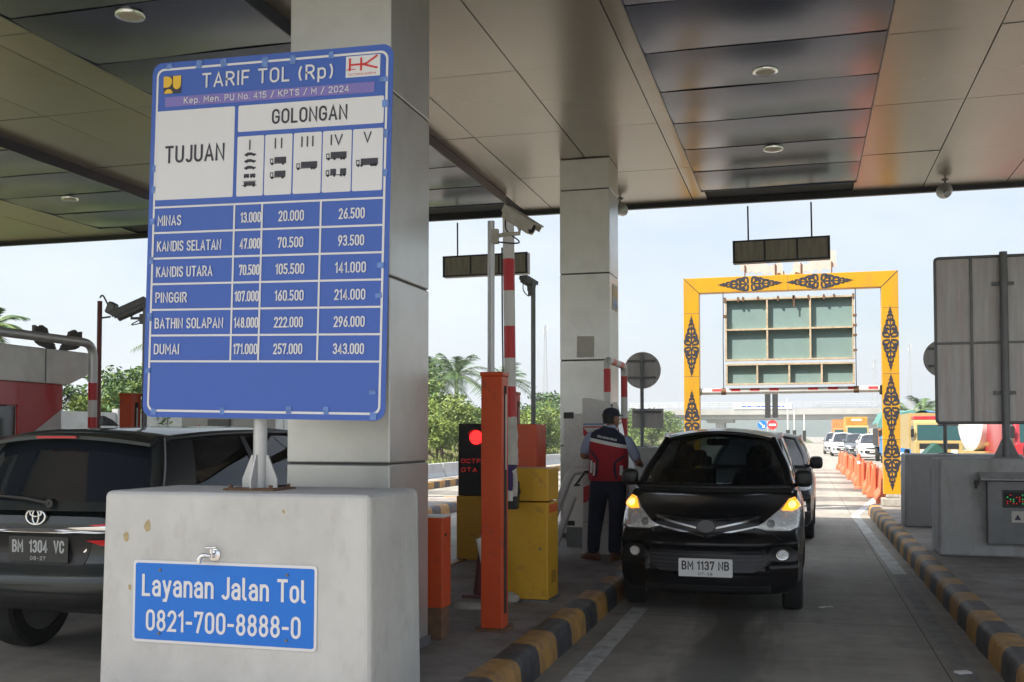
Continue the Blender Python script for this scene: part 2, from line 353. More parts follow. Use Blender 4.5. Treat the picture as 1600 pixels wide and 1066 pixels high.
class MB:
    def __init__(self): self.v, self.f, self.m = [], [], []
    def add(self, verts, faces, mat=0, X=None):
        o = len(self.v)
        for p in verts:
            p = Vector(p)
            self.v.append(tuple(X @ p) if X is not None else tuple(p))
        for f in faces:
            self.f.append(tuple(i + o for i in f)); self.m.append(mat)
        return self
    def box(self, c, s, mat=0, rot=None, X=None):
        x, y, z = s[0] / 2, s[1] / 2, s[2] / 2
        vs = [(-x,-y,-z),(x,-y,-z),(x,y,-z),(-x,y,-z),(-x,-y,z),(x,-y,z),(x,y,z),(-x,y,z)]
        T = Matrix.Translation(c)
        if rot is not None: T = T @ rot
        if X is not None: T = X @ T
        return self.add(vs, [(0,3,2,1),(4,5,6,7),(0,1,5,4),(1,2,6,5),(2,3,7,6),(3,0,4,7)], mat, T)
    def bb(self, a, b, mat=0, X=None):
        return self.box([(a[i] + b[i]) / 2 for i in range(3)], [abs(b[i] - a[i]) for i in range(3)], mat, None, X)
    def tube(self, path, r, seg=10, mat=0, cap=True, X=None, closed=False):
        P = [Vector(p) for p in path]; n = len(P); vs = []; fs = []
        rr = r if isinstance(r, (list, tuple)) else [r] * n
        prev = None
        for i, p in enumerate(P):
            if closed: t = P[(i + 1) % n] - P[i - 1]
            else: t = P[min(i + 1, n - 1)] - P[max(i - 1, 0)]
            if t.length < 1e-9: t = Vector((0, 0, 1))
            t.normalize()
            if prev is None:
                a = Vector((0, 0, 1)) if abs(t.z) < .9 else Vector((1, 0, 0))
                u = t.cross(a).normalized()
            else:
                u = prev - t * prev.dot(t)
                u = u.normalized() if u.length > 1e-6 else t.orthogonal().normalized()
            prev = u; w = t.cross(u)
            for k in range(seg):
                an = 2 * pi * k / seg
                vs.append(p + (u * cos(an) + w * sin(an)) * rr[i])
        m = n if closed else n - 1
        for i in range(m):
            j = (i + 1) % n
            for k in range(seg):
                k2 = (k + 1) % seg
                fs.append((i*seg+k, i*seg+k2, j*seg+k2, j*seg+k))
        if cap and not closed:
            fs.append(tuple(range(seg))[::-1]); fs.append(tuple((n-1)*seg+k for k in range(seg)))
        return self.add(vs, fs, mat, X)
    def cyl(self, a, b, r, seg=16, mat=0, r2=None, X=None):
        return self.tube([a, b], [r, r if r2 is None else r2], seg, mat, True, X)
    def lathe(self, prof, seg=24, mat=0, X=None, closed=False):      # prof (r,z) around z
        vs, fs = [], []; n = len(prof)
        for r, z in prof:
            for k in range(seg):
                a = 2*pi*k/seg; vs.append((r*cos(a), r*sin(a), z))
        for i in range(n if closed else n - 1):
            j = (i + 1) % n
            for k in range(seg):
                k2 = (k+1) % seg
                fs.append((i*seg+k, i*seg+k2, j*seg+k2, j*seg+k))
        if not closed:
            if prof[0][0] > 1e-6: fs.append(tuple(range(seg))[::-1])
            if prof[-1][0] > 1e-6: fs.append(tuple((n-1)*seg+k for k in range(seg)))
        return self.add(vs, fs, mat, X)
    def prism(self, poly, d0, d1, axis='y', mat=0, X=None):          # poly 2D; axis y: (x,z); x: (y,z); z: (x,y)
        def P(a, b, d): return {'y': (a, d, b), 'x': (d, a, b), 'z': (a, b, d)}[axis]
        n = len(poly)
        vs = [P(a, b, d0) for a, b in poly] + [P(a, b, d1) for a, b in poly]
        fs = [tuple(range(n)), tuple(range(2*n-1, n-1, -1))]
        fs += [(i, n+i, n+(i+1) % n, (i+1) % n) for i in range(n)]
        return self.add(vs, fs, mat, X)
    def grid(self, fn, nu, nv, mat=0, X=None, flip=False):
        vs = [fn(i/nu, j/nv) for i in range(nu+1) for j in range(nv+1)]
        fs = []
        for i in range(nu):
            for j in range(nv):
                a = i*(nv+1)+j; q = (a, a+nv+1, a+nv+2, a+1)
                fs.append(q[::-1] if flip else q)
        return self.add(vs, fs, mat, X)
    def ribbon(self, path, w, y, mat=0, X=None):                    # flat stroke in the xz plane
        P = [Vector((p[0], p[1])) for p in path]; n = len(P); vs = []; fs = []
        for i, p in enumerate(P):
            t = P[min(i+1, n-1)] - P[max(i-1, 0)]
            if t.length < 1e-9: t = Vector((1, 0))
            t.normalize(); q = Vector((-t.y, t.x))
            ww = w[i] if isinstance(w, (list, tuple)) else w
            vs += [(p.x+q.x*ww/2, y, p.y+q.y*ww/2), (p.x-q.x*ww/2, y, p.y-q.y*ww/2)]
        for i in range(n-1): fs.append((2*i, 2*i+1, 2*i+3, 2*i+2))
        return self.add(vs, fs, mat, X)
    def mesh(self, name, mats, smooth=None, fix=True):
        me = bpy.data.meshes.new(name)
        me.from_pydata(self.v, [], self.f)
        for mt in (mats if isinstance(mats, (list, tuple)) else [mats]): me.materials.append(mt)
        me.polygons.foreach_set('material_index', self.m)
        me.update()
        if fix:
            bm = bmesh.new(); bm.from_mesh(me); bmesh.ops.recalc_face_normals(bm, faces=bm.faces); bm.to_mesh(me); bm.free()
        if smooth is not None:
            me.polygons.foreach_set('use_smooth', [True]*len(me.polygons))
            me.set_sharp_from_angle(angle=radians(smooth))
        return me
    def build(self, name, mats, parent=None, smooth=None, bevel=0, loc=None, bseg=2, fix=True):
        o = bpy.data.objects.new(name, self.mesh(name, mats, smooth, fix))
        COL.objects.link(o)
        if parent is not None: o.parent = parent
        if loc is not None: o.location = loc
        if bevel:
            b = o.modifiers.new('edge', 'BEVEL'); b.width = bevel; b.segments = bseg; b.limit_method = 'ANGLE'; b.angle_limit = radians(35)
        return o

def tag(o, label=None, cat=None, group=None, kind=None):
    if label: o['label'] = label
    if cat: o['category'] = cat
    if group: o['group'] = group
    if kind: o['kind'] = kind
    return o
def thing(name, label, cat, loc=(0, 0, 0), rz=0, group=None):
    o = bpy.data.objects.new(name, None); COL.objects.link(o)
    o.location = loc; o.rotation_euler = (0, 0, rz); o.empty_display_size = 0.2
    return tag(o, label, cat, group)
def structure(o, cat=None):
    o['kind'] = 'structure'; return o
def kids(o): return [c for c in bpy.data.objects if c.parent == o]
def dup(o, parent=None, loc=None, rz=None, label=None, group=None, scale=None):
    c = o.copy(); COL.objects.link(c); c.parent = parent
    for ch in kids(o): dup(ch, c)
    if loc is not None: c.location = loc
    if rz is not None: c.rotation_euler = (0, 0, rz)
    if scale is not None: c.scale = scale if isinstance(scale, tuple) else (scale,)*3
    if label: c['label'] = label
    if group: c['group'] = group
    return c

def rrect(x0, z0, x1, z1, r, n=5):
    out = []
    for cx, cz, a0 in ((x1-r, z1-r, 0), (x0+r, z1-r, 90), (x0+r, z0+r, 180), (x1-r, z0+r, 270)):
        for k in range(n+1):
            a = radians(a0 + 90*k/n); out.append((cx+r*cos(a), cz+r*sin(a)))
    return out

# lettering: an even-stroke road-sign alphabet drawn as flat ribbons (cap height 1)
def ar(cx, cy, rx, ry, a0, a1, n=7):
    return [(cx+rx*cos(radians(a0+(a1-a0)*k/n)), cy+ry*sin(radians(a0+(a1-a0)*k/n))) for k in range(n+1)]
def loop(w, h=1.0, y0=0.0, r=None):
    r = r or w/2; ry = min(r*1.05, h/2)
    return ar(w-r, y0+h-ry, r, ry, 0, 90)+ar(r, y0+h-ry, r, ry, 90, 180)+ar(r, y0+ry, r, ry, 180, 270)+ar(w-r, y0+ry, r, ry, 270, 360)+[(w, y0+h-ry)]
GL = {
 'A': (.58, [[(0,0),(.29,1),(.58,0)],[(.1,.3),(.48,.3)]]),
 'B': (.52, [[(0,.53),(0,1),(.27,1)]+ar(.27,.765,.21,.235,90,-90)+[(0,.53)],[(0,.53),(.27,.53)]+ar(.27,.265,.25,.265,90,-90)+[(0,0),(0,.53)]]),
 'C': (.5, [[(.5,.72)]+ar(.25,.74,.25,.26,0,180)+ar(.25,.26,.25,.26,180,360)+[(.5,.28)]]),
 'D': (.53, [[(0,0),(0,1),(.25,1)]+ar(.25,.72,.28,.28,90,0)+ar(.25,.28,.28,.28,0,-90)+[(0,0)]]),
 'E': (.44, [[(.44,1),(0,1),(0,0),(.44,0)],[(0,.52),(.38,.52)]]),
 'F': (.44, [[(.44,1),(0,1),(0,0)],[(0,.5),(.38,.5)]]),
 'G': (.53, [[(.53,.74)]+ar(.265,.735,.265,.265,0,180)+ar(.265,.265,.265,.265,180,360)+[(.53,.47),(.3,.47)]]),
 'H': (.53, [[(0,0),(0,1)],[(.53,0),(.53,1)],[(0,.52),(.53,.52)]]),
 'I': (.0, [[(0,0),(0,1)]]),
 'J': (.38, [[(.38,1),(.38,.2)]+ar(.19,.2,.19,.2,0,-150)]),
 'K': (.53, [[(0,0),(0,1)],[(.5,1),(.02,.44)],[(.17,.60),(.53,0)]]),
 'L': (.42, [[(0,1),(0,0),(.42,0)]]),
 'M': (.66, [[(0,0),(0,1),(.33,.36),(.66,1),(.66,0)]]),
 'N': (.55, [[(0,0),(0,1),(.55,0),(.55,1)]]),
 'O': (.54, [loop(.54)]), '0': (.47, [loop(.47)]),
 'P': (.5, [[(0,0),(0,1),(.24,1)]+ar(.24,.73,.26,.27,90,-90)+[(0,.46)]]),
 'Q': (.54, [loop(.54),[(.34,.2),(.56,-.06)]]),
 'R': (.53, [[(0,0),(0,1),(.26,1)]+ar(.26,.735,.25,.265,90,-90)+[(0,.47)],[(.27,.47),(.53,0)]]),
 'S': (.48, [ar(.24,.76,.235,.24,20,180,8)+[(.02,.68),(.12,.56),(.36,.45),(.465,.33)]+ar(.24,.25,.24,.25,0,-165,9)]),
 'T': (.54, [[(0,1),(.54,1)],[(.27,1),(.27,0)]]),
 'U': (.53, [[(0,1),(0,.27)]+ar(.265,.27,.265,.27,180,360)+[(.53,1)]]),
 'V': (.56, [[(0,1),(.28,0),(.56,1)]]),
 'Y': (.54, [[(0,1),(.27,.45),(.54,1)],[(.27,.45),(.27,0)]]),
 'Z': (.5, [[(0,1),(.5,1),(0,0),(.5,0)]]),
 '1': (.22, [[(0,.82),(.2,1),(.2,0)]]),
 '2': (.46, [ar(.23,.75,.23,.25,170,0)+[(.45,.66),(.38,.5),(0,0),(.47,0)]]),
 '3': (.46, [ar(.22,.765,.22,.235,160,-90,9),ar(.21,.265,.25,.265,90,-160,10)]),
 '4': (.5, [[(.36,0),(.36,1),(0,.24),(.5,.24)]]),
 '5': (.46, [[(.43,1),(.05,1),(.02,.53)]+ar(.2,.3,.26,.3,110,-150,11)]),
 '6': (.47, [ar(.235,.29,.235,.29,0,360,16),[(.38,1),(.12,.62),(.01,.36)]]),
 '7': (.45, [[(0,.84),(0,1),(.45,1),(.15,0)]]),
 '8': (.47, [ar(.235,.76,.205,.24,0,360,14),ar(.235,.27,.235,.27,0,360,16)]),
 '9': (.47, [ar(.235,.71,.235,.29,0,360,16),[(.46,.64),(.35,.38),(.1,0)]]),
 'a': (.44, [ar(.22,.5,.22,.21,165,0)+[(.44,.5),(.44,0)],[(.44,.42),(.2,.40)]+ar(.2,.2,.2,.2,90,270)+[(.34,.03),(.44,.14)]]),
 'e': (.46, [[(.01,.36),(.46,.36)]+ar(.23,.45,.23,.26,0,180)+ar(.23,.25,.23,.25,180,310)]),
 'h': (.43, [[(0,0),(0,1)],[(0,.5)]+ar(.215,.5,.215,.21,180,0)+[(.43,0)]]),
 'l': (.14, [[(0,1),(0,.14)]+ar(.13,.14,.13,.14,180,270)]),
 'n': (.43, [[(0,0),(0,.71)],[(0,.5)]+ar(.215,.5,.215,.21,180,0)+[(.43,0)]]),
 'o': (.45, [loop(.45,.71)]),
 'p': (.45, [[(0,-.25),(0,.71)],loop(.45,.71)]),
 'r': (.3, [[(0,0),(0,.71)],[(0,.48)]+ar(.2,.5,.2,.21,180,60)]),
 'y': (.45, [[(0,.71),(.23,.06)],[(.45,.71),(.16,-.25),(.02,-.25)]]),
 '(': (.2, [ar(.5,.45,.48,.75,140,220)]), ')': (.2, [ar(-.3,.45,.48,.75,40,-40)]),
 '.': (.0, [[(0,0),(0,.03)]]), '-': (.3, [[(0,.44),(.3,.44)]]), '/': (.4, [[(0,-.08),(.4,1.05)]]), ':': (0, [[(0,.1),(0,.16)],[(0,.6),(0,.66)]]),
}
def put_text(mb, s, x, z, h, w=None, y=0.0, align='c', mat=0, X=None, weight=0.0, sw=.135, gap=.17):
    """cap height h centred on z, total width w; stroke width sw in cap heights"""
    adv = []; cx = 0
    for c in s:
        if c == ' ': cx += .42; continue
        g = GL[c]; adv.append((c, cx)); cx += g[0]+gap+sw
    W0 = cx-gap-sw; hk = h*(1-sw)                      # centre-line box
    kx = ((w-sw*h)/W0) if w else hk*.85
    W = W0*kx+sw*h
    ox = {'c': x-W/2, 'l': x, 'r': x-W}[align]+sw*h/2
    t = sw*h; n = 0
    for c, a in adv:
        for st in GL[c][1]:
            P = [Vector((ox+(a+p[0])*kx, z-h/2+t/2+p[1]*hk)) for p in st]
            Q = [P[0]]
            for p in P[1:]:
                if (p-Q[-1]).length > 1e-6: Q.append(p)
            P = Q; m = len(P); closed = (P[0]-P[-1]).length < 1e-5; vs = []
            n += 1; yy = y-.00004*(n % 7)
            for i, p in enumerate(P):
                a0 = (P[i]-P[i-1]) if i > 0 else ((P[0]-P[-2]) if closed else P[1]-P[0])
                a1 = (P[i+1]-P[i]) if i < m-1 else ((P[1]-P[0]) if closed else P[i]-P[i-1])
                a0 = a0.normalized(); a1 = a1.normalized(); tt = (a0+a1)
                tt = tt.normalized() if tt.length > 1e-4 else a0
                q = Vector((-tt.y, tt.x)); k = 1/max(.5, q.dot(Vector((-a0.y, a0.x))))
                pp = p.copy()
                if not closed and i == 0: pp = p-a1*t*.42
                if not closed and i == m-1: pp = p+a0*t*.42
                vs += [(pp.x+q.x*t/2*k, yy, pp.y+q.y*t/2*k), (pp.x-q.x*t/2*k, yy, pp.y-q.y*t/2*k)]
            mb.add(vs, [(2*i, 2*i+1, 2*i+3, 2*i+2) for i in range(m-1)], mat, X)
# ================================================================== SETTING
mb = MB(); mb.add([(-2500,-600,-.06),(2500,-600,-.06),(2500,5200,-.06),(-2500,5200,-.06)], [(0,1,2,3)])
structure(mb.build('ground', M['earth']))
mb = MB()
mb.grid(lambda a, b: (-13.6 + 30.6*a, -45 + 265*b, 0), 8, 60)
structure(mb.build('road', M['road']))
mb = MB(); mb.add([(2.2,220,-.004),(15,220,-.004),(16,900,-.004),(1.0,900,-.004)], [(0,1,2,3)])
structure(mb.build('far_road', M['road']))

# painted lines (sheets 4 mm above the road, in short lengths)
def line(name, pts, w, m):
    b = MB(); P = [Vector((x, y, 0)) for x, y in pts]; vs = []; fs = []
    for i, p in enumerate(P):
        t = (P[min(i+1, len(P)-1)] - P[max(i-1, 0)]).normalized(); q = Vector((-t.y, t.x, 0))*w/2
        j = random.uniform(-.012, .012)
        vs += [tuple(p+q*(1+j*6)+Vector((0,0,.004))), tuple(p-q*(1-j*5)+Vector((0,0,.004)))]
    for i in range(len(P)-1): fs.append((2*i, 2*i+1, 2*i+3, 2*i+2))
    b.add(vs, fs); structure(b.build(name, m))
def seg(a, b, n): return [(a[0]+(b[0]-a[0])*i/n, a[1]+(b[1]-a[1])*i/n) for i in range(n+1)]
line('lane_line', seg((-1.42,-6),(-1.46,9.7),60), .15, M['paint_w'])
line('edge_line', seg((1.02,-2),(1.05,12.6),40), .13, M['paint_w_old'])
line('chevron_line', seg((1.06,12.8),(.98,21.7),30)+seg((1.0,22.0),(1.85,28.6),20), .16, M['paint_w'])
line('far_lane_line', seg((-3.4,30),(-3.4,160),40), .15, M['paint_w'])
line('shoulder_line', seg((-13.0,16),(-13.0,200),40), .18, M['paint_w'])

# islands with striped kerbs
def island(name, x0, x1, y0, y1, off=0.0):
    r = min(.55, (x1-x0)/2-.05); ring = []
    for cx, cy, a0 in ((x1-r, y1-r, 0), (x0+r, y1-r, 90), (x0+r, y0+r, 180), (x1-r, y0+r, 270)):
        for k in range(9):
            a = radians(a0+90*k/8); ring.append((cx+r*cos(a), cy+r*sin(a)))
    dense = []
    for i in range(len(ring)):
        a, b = Vector(ring[i]), Vector(ring[(i+1) % len(ring)]); L = (b-a).length; n = max(1, int(L/.125))
        for k in range(n): dense.append(a.lerp(b, k/n))
    prof = [(.0,-.03),(.006,.10),(.014,.15),(.035,.183),(.07,.198),(.17,.200),(.20,.196),(.205,.10)]
    n = len(dense); s = 0; b = MB(); vs = []; arc = []
    for i in range(n):
        t = (dense[(i+1) % n]-dense[i-1]).normalized(); q = Vector((-t.y, t.x))        # inward (ring is CCW)
        w = random.uniform(-.004, .004)
        for d, z in prof: vs.append((dense[i].x+q.x*(d+w), dense[i].y+q.y*(d+w), z))
        arc.append(s); s += (dense[(i+1) % n]-dense[i]).length
    b.v = vs; m = len(prof)
    for i in range(n):
        j = (i+1) % n; c = int((arc[i]+off)/.5) % 2
        for k in range(m-1):
            b.f.append((i*m+k, j*m+k, j*m+k+1, i*m+k+1)); b.m.append(c)
    structure(b.build('kerb', [M['kerb_y'], M['kerb_k']], smooth=50))
    b = MB(); inner = []
    for i in range(n):
        t = (dense[(i+1) % n]-dense[i-1]).normalized(); q = Vector((-t.y, t.x)); inner.append((dense[i].x+q.x*.2, dense[i].y+q.y*.2, .188))
    b.add(inner, [tuple(range(n))])
    structure(b.build(name, M['slab']))
island('island_pavement', -3.88, -1.70, 2.4, 22.8, .22)
island('island_pavement', 1.25, 3.5, 3.2, 22.8, .1)
island('island_pavement', -9.15, -6.95, 2.4, 22.8, .3)
# verge kerb of the next slip lane, far left
b = MB()
for i in range(60):
    b.bb((-10.9, 19+i*.5, -.02), (-10.62, 19.5+i*.5, .2), i % 2)
structure(b.build('verge_kerb', [M['kerb_y'], M['kerb_k']]))

# grassy bank at the left of the plaza
def bank_h(x, y):
    d = -15.0 - x
    if d < 0: return -.05
    h = 2.1*(1-math.exp(-d/9)) + .25*sin(x*.7+y*.31)*min(1, d/3) + .2*sin(y*.9)*min(1, d/4)
    return h*min(1, max(0.0, (y-8)/8)) - .03
b = MB(); b.grid(lambda u, v: (-15-70*u**1.6, 5+320*v**1.3, bank_h(-15-70*u**1.6, 5+320*v**1.3)), 26, 90)
structure(b.build('grass_bank', M['bank'], smooth=60))
b = MB()
for _ in range(16000):
    y = 12 + 120*random.random()**1.6; x = -15.1 - 26*random.random()**1.5; z = bank_h(x, y)
    h = random.uniform(.10, .34); a = random.uniform(0, pi); w = random.uniform(.02, .06)*(1+y/50); lx, ly = random.uniform(-.3,.3), random.uniform(-.3,.3)
    b.add([(x-w*cos(a), y-w*sin(a), z-.03), (x+w*cos(a), y+w*sin(a), z-.03), (x+lx*h, y+ly*h, z+h)], [(0,1,2)], random.randint(0, 1))
tag(b.build('grass', [M['grassm'], M['leaf2']], fix=False), 'long dry grass on the bank left of the lanes', 'grass', kind='stuff')

# hills
def hill(name, y0, x0, x1, hmax, seed, depth):
    r = random.Random(seed); ph = [r.uniform(0, 6) for _ in range(6)]
    def f(u, v):
        x = x0+(x1-x0)*u; k = sin(pi*v)
        s = .5+.22*sin(x*.004+ph[0])+.16*sin(x*.011+ph[1])+.08*sin(x*.027+ph[2])+.03*sin(x*.09+ph[3])
        return (x, y0+depth*v, hmax*s*k*min(1, 6*u, 6*(1-u)) + .5*sin(x*.35+ph[4])*k)
    b = MB(); b.grid(f, 160, 8); structure(b.build(name, M['hill'], smooth=60))
hill('hills', 1050, -1500, 1200, 34, 3, 500)
hill('hills', 2000, -2300, 2100, 88, 8, 900)

# ================================================================== CANOPY
LP = 5.35; LC = -.33
cano = thing('toll_canopy', 'wide flat canopy with brown metal panel ceiling over the toll lanes', 'canopy', (0, 10, 5.3))
def cb(name, mb, mats, **k): return mb.build(name, mats, cano, loc=(0, -10, -5.3), **k)
XL, XR, Y0, Y1, ZC = -19.0, 10.0, 1.6, 17.22, 5.44
ys = [Y0, 3.75, 6.0, 8.25, 10.5, 12.75, 15.0, Y1]
strips = [(LC+LP*k-1.12, LC+LP*k+1.12) for k in range(-4, 3)]
xs = sorted([-4.05-1.18*n for n in range(0, 18)] + [-2.87, -1.69] + [1.83+1.18*n for n in range(0, 11)] + [XL, XR])
xs = [x for x in xs if not any(a-.03 < x < b_+.03 for a, b_ in strips)] + [e for s_ in strips for e in s_]
xs = sorted(x for x in xs if XL <= x <= XR)
b = MB(); g = .006
for i in range(len(xs)-1):
    xa, xb = xs[i], xs[i+1]
    if any(abs(xa-s0) < .01 and abs(xb-s1) < .01 for s0, s1 in strips): continue
    for j in range(len(ys)-1):
        dz = [random.uniform(-.005, .005) for _ in range(3)]
        def F(u, v, xa=xa, xb=xb, ya=ys[j], yb=ys[j+1], dz=dz):
            return (xa+g+(xb-xa-2*g)*u, ya+g+(yb-ya-2*g)*v, ZC + dz[0]*(u-.5) + dz[1]*(v-.5) - .006*sin(pi*u)*sin(pi*v))
        b.grid(F, 5, 7, flip=True)
cb('ceiling_panel', b, M['ceil'], smooth=60, fix=False)
b = MB(); b.bb((XL, Y0, ZC+.03), (XR, Y1, ZC+.06))
cb('ceiling_backing', b, M['matte_black'])
b = MB(); b.bb((XL-.2, Y0-.12, ZC+.08), (XR+.2, Y1+.10, ZC+1.15))
cb('roof', b, M['roofing'])
b = MB()
b.bb((XL, Y1+.005, ZC-.07), (XR, Y1+.085, ZC+.075)); b.bb((XL, Y0-.10, ZC-.07), (XR, Y0-.005, ZC+.075))
cb('edge_trim', b, M['fascia'])
for s0, s1 in strips:
    if s0 < XL or s0 > 8: continue
    e = 16.0; n0 = e-1.19*11; b = MB()
    for r in range(11):
        ya, yb = n0+1.19*r, n0+1.19*(r+1)
        til = random.uniform(-.004, .004); tl2 = random.uniform(-.004, .004)
        def F(u, v, ya=ya, yb=yb, til=til, tl2=tl2):
            return (s0+.004+(s1-s0-.008)*u, ya+.002+(yb-ya-.004)*v, ZC-.125 - .018*sin(pi*v)*(.6+.4*sin(pi*u)) + til*(u-.5) + .006*(v-.5) + tl2*sin(2*pi*u))
        b.grid(F, 10, 8, flip=True)
    o = cb('ceiling_strip', b, M['strip'], smooth=60, fix=False)
    b = MB()
    b.bb((s0-.012, n0, ZC-.135), (s0+.001, e, ZC-.004)); b.bb((s1-.001, n0, ZC-.135), (s1+.012, e, ZC-.004))
    b.bb((s0-.012, e, ZC-.135), (s1+.012, e+.012, ZC-.004))
    f = b.build('strip_edge', M['navy'], o)
# downlights (switched off) set in the strips
dl = None
for k, nm in ((0, 'over the middle lane'), (-1, 'over the left lane'), (-2, 'over the far left lane')):
    for y, w in ((7.85, 'near the camera'), (10.8, 'halfway along'), (13.8, 'towards the far edge')):
        lab = f'round pale ceiling light {w} {nm}'
        loc = (LC+LP*k, y, ZC-.150)
        if dl is None:
            dl = thing('ceiling_light', lab, 'ceiling light', loc, 0, 'round ceiling lights in the canopy')
            b = MB(); b.lathe([(.105,-.004),(.125,-.006),(.13,.0),(.13,.03)], 28); b.build('rim', M['chrome'], dl, smooth=40)
            b = MB(); b.lathe([(0,-.012),(.06,-.011),(.104,-.003),(.104,.02)], 28); b.build('diffuser', M['lampcover'], dl, smooth=40)
        else: dup(dl, None, loc, label=lab)

# ================================================================== COLUMNS
def column(x0, y0, a, label, seams):
    t = thing('canopy_column', label, 'column', (x0+a/2, y0+a/2, .188), 0, 'clad columns under the canopy')
    h = ZC-.188-.004; zs = [0]+[s-.188 for s in seams]+[h]; b = MB(); g = .005
    for i in range(len(zs)-1):
        b.box((0, 0, (zs[i]+zs[i+1])/2), (a, a, zs[i+1]-zs[i]-2*g))
    b.build('cladding', M['acp'], t, bevel=.008)
    b = MB(); b.box((0, 0, h/2), (a-.03, a-.03, h-.01)); b.build('core', M['seam'], t)
    b = MB(); b.box((0, 0, .03), (a+.03, a+.03, .06)); b.build('base_trim', M['pole_dark'], t)
    return t
column(-3.163, 6.03, .7, 'grey clad column right behind the blue tariff sign', (1.42, 2.59, 3.76, 4.93))
c2 = column(-3.23, 14.1, .7, 'grey clad column farther back, with a paper notice on it', (1.45, 2.63, 3.83, 5.0))
b = MB(); b.bb((-.12, -.004, 0), (.12, 0, .29))
tag(b.build('paper_notice', M['paper'], loc=(-2.87, 14.096, 2.67)), 'blank pale paper notice stuck on the rear column', 'notice')
b = MB(); b.bb((0, -.2, 0), (.003, .2, .36), 0); b.bb((.003, -.17, .2), (.005, .17, .3), 1)
b.bb((.003, -.17, .05), (.005, .17, .13), 2)
tag(b.build('wall_sticker', [M['paper'], M['stickr'], M['tr_blue']], loc=(-2.529, 14.5, 3.35)), 'faded sticker on the lane side of the rear column', 'sticker')

# ================================================================== TARIFF SIGN ON CONCRETE BLOCK
def crash_block(name, label, x0, x1, y0, y1, z1, m, bat=.014, group=None):
    z0 = .188; b = MB()
    cx, cy = (x0+x1)/2, (y0+y1)/2; hx, hy = (x1-x0)/2, (y1-y0)/2
    vs = [(-hx-bat,-hy-bat,0),(hx+bat,-hy-bat,0),(hx+bat,hy+bat,0),(-hx-bat,hy+bat,0),(-hx,-hy,z1-z0),(hx,-hy,z1-z0),(hx,hy,z1-z0),(-hx,hy,z1-z0)]
    b.add(vs, [(0,3,2,1),(4,5,6,7),(0,1,5,4),(1,2,6,5),(2,3,7,6),(3,0,4,7)])
    o = b.build(name, m, bevel=.034, loc=(cx, cy, z0), bseg=3)
    return tag(o, label, 'concrete block', group)
crash_block('concrete_block', 'pale grey concrete block carrying the tariff sign, blue phone sign on its front', -3.64, -2.09, 4.86, 5.56, 1.30, M['block'])

def tariff_root(label, loc, rz):
    t = thing('tariff_sign', label, 'sign', loc, rz)
    b = MB(); b.cyl((0,0,.012), (0,0,2.3), .038, 20); b.build('pole', M['pole'], t, smooth=40)
    b = MB(); b.box((0,0,.006), (.30,.26,.012))
    for s in (-1, 1):
        for k in (-1, 1): b.cyl((s*.12, k*.1, .012), (s*.12, k*.1, .03), .011, 6)
    b.build('base_plate', M['rust'], t)
    b = MB()
    for a in range(4):
        R_ = Matrix.Rotation(a*pi/2+pi/4*0, 4, 'Z')
        b.prism([(.036,.012),(.105,.012),(.105,.06),(.05,.19),(.036,.19)], -.005, .005, 'y', X=R_)
    b.build('gusset', M['pole'], t)
    return t
SW, SH = 1.455, 1.99
ts = tariff_root('large blue toll tariff sign with white table, on a pole above the concrete block', (-2.875, 5.17, 1.30), 0)
face = bpy.data.objects.new('sign_panel', None)
mb = MB(); mb.prism(rrect(-SW/2, -SH/2, SW/2, SH/2, .06), -.0, .004, 'y')
panel = mb.build('sign_panel', M['signblue'], ts)
panel.location = (2.875-2.803, -.105, 2.682-1.30); panel.rotation_euler = (0, radians(1.15), 0)
def sx(u): return (u-.5)*SW
def sz(v): return (.5-v)*SH
# white border, table lines
b = MB(); bw = .0125
o_ = rrect(sx(.02), sz(.985), sx(.982), sz(.017), .045); i_ = rrect(sx(.02)+bw, sz(.985)+bw, sx(.982)-bw, sz(.017)-bw, .035)
n = len(o_)
for k in range(n):
    q = [o_[k], o_[(k+1) % n], i_[(k+1) % n], i_[k]]
    b.add([(p[0], -.0025, p[1]) for p in q], [(0,1,2,3)])
rows = [.411+.0722*i for i in range(7)]
def hb(u0, u1, v, w=.011): b.add([(sx(u0), -.003, sz(v)-w/2), (sx(u1), -.003, sz(v)-w/2), (sx(u1), -.003, sz(v)+w/2), (sx(u0), -.003, sz(v)+w/2)], [(0,1,2,3)])
def vb(u, v0, v1, w=.011): b.add([(sx(u)-w/2, -.0035, sz(v0)), (sx(u)+w/2, -.0035, sz(v0)), (sx(u)+w/2, -.0035, sz(v1)), (sx(u)-w/2, -.0035, sz(v1))], [(0,1,2,3)])
for v in rows: hb(.026, .976, v)
for u in (.373, .489, .729): vb(u, rows[0], rows[-1])
b.build('table_line', M['signwhite'], panel)
for u0, u1, v0, v1 in [(.028,.363,.138,.39),(.378,.968,.138,.211),(.378,.489,.224,.39),(.494,.606,.224,.39),(.612,.725,.224,.39),(.730,.845,.224,.39),(.850,.968,.224,.39)]:
    b = MB(); b.prism(rrect(sx(u0), sz(v1), sx(u1), sz(v0), .009), -.0025, 0, 'y'); b.build('white_field', M['signwhite'], panel)
b = MB(); b.bb((sx(.06), -.003, sz(.127)), (sx(.93), 0, sz(.099))); b.build('patch_strip', M['lilac'], panel)
b = MB()
put_text(b, 'TARIF TOL (Rp)', sx(.493), sz(.060), .083, .795, -.005, weight=.006)
put_text(b, 'Kep. Men. PU No. 415 / KPTS / M / 2024', sx(.487), sz(.1125), .036, 1.0, -.0055, weight=.006)
names = ['MINAS', 'KANDIS SELATAN', 'KANDIS UTARA', 'PINGGIR', 'BATHIN SOLAPAN', 'DUMAI']
wid = [.15, .405, .355, .20, .43, .16]
c1 = ['13.000', '47.000', '70.500', '107.000', '148.000', '171.000']
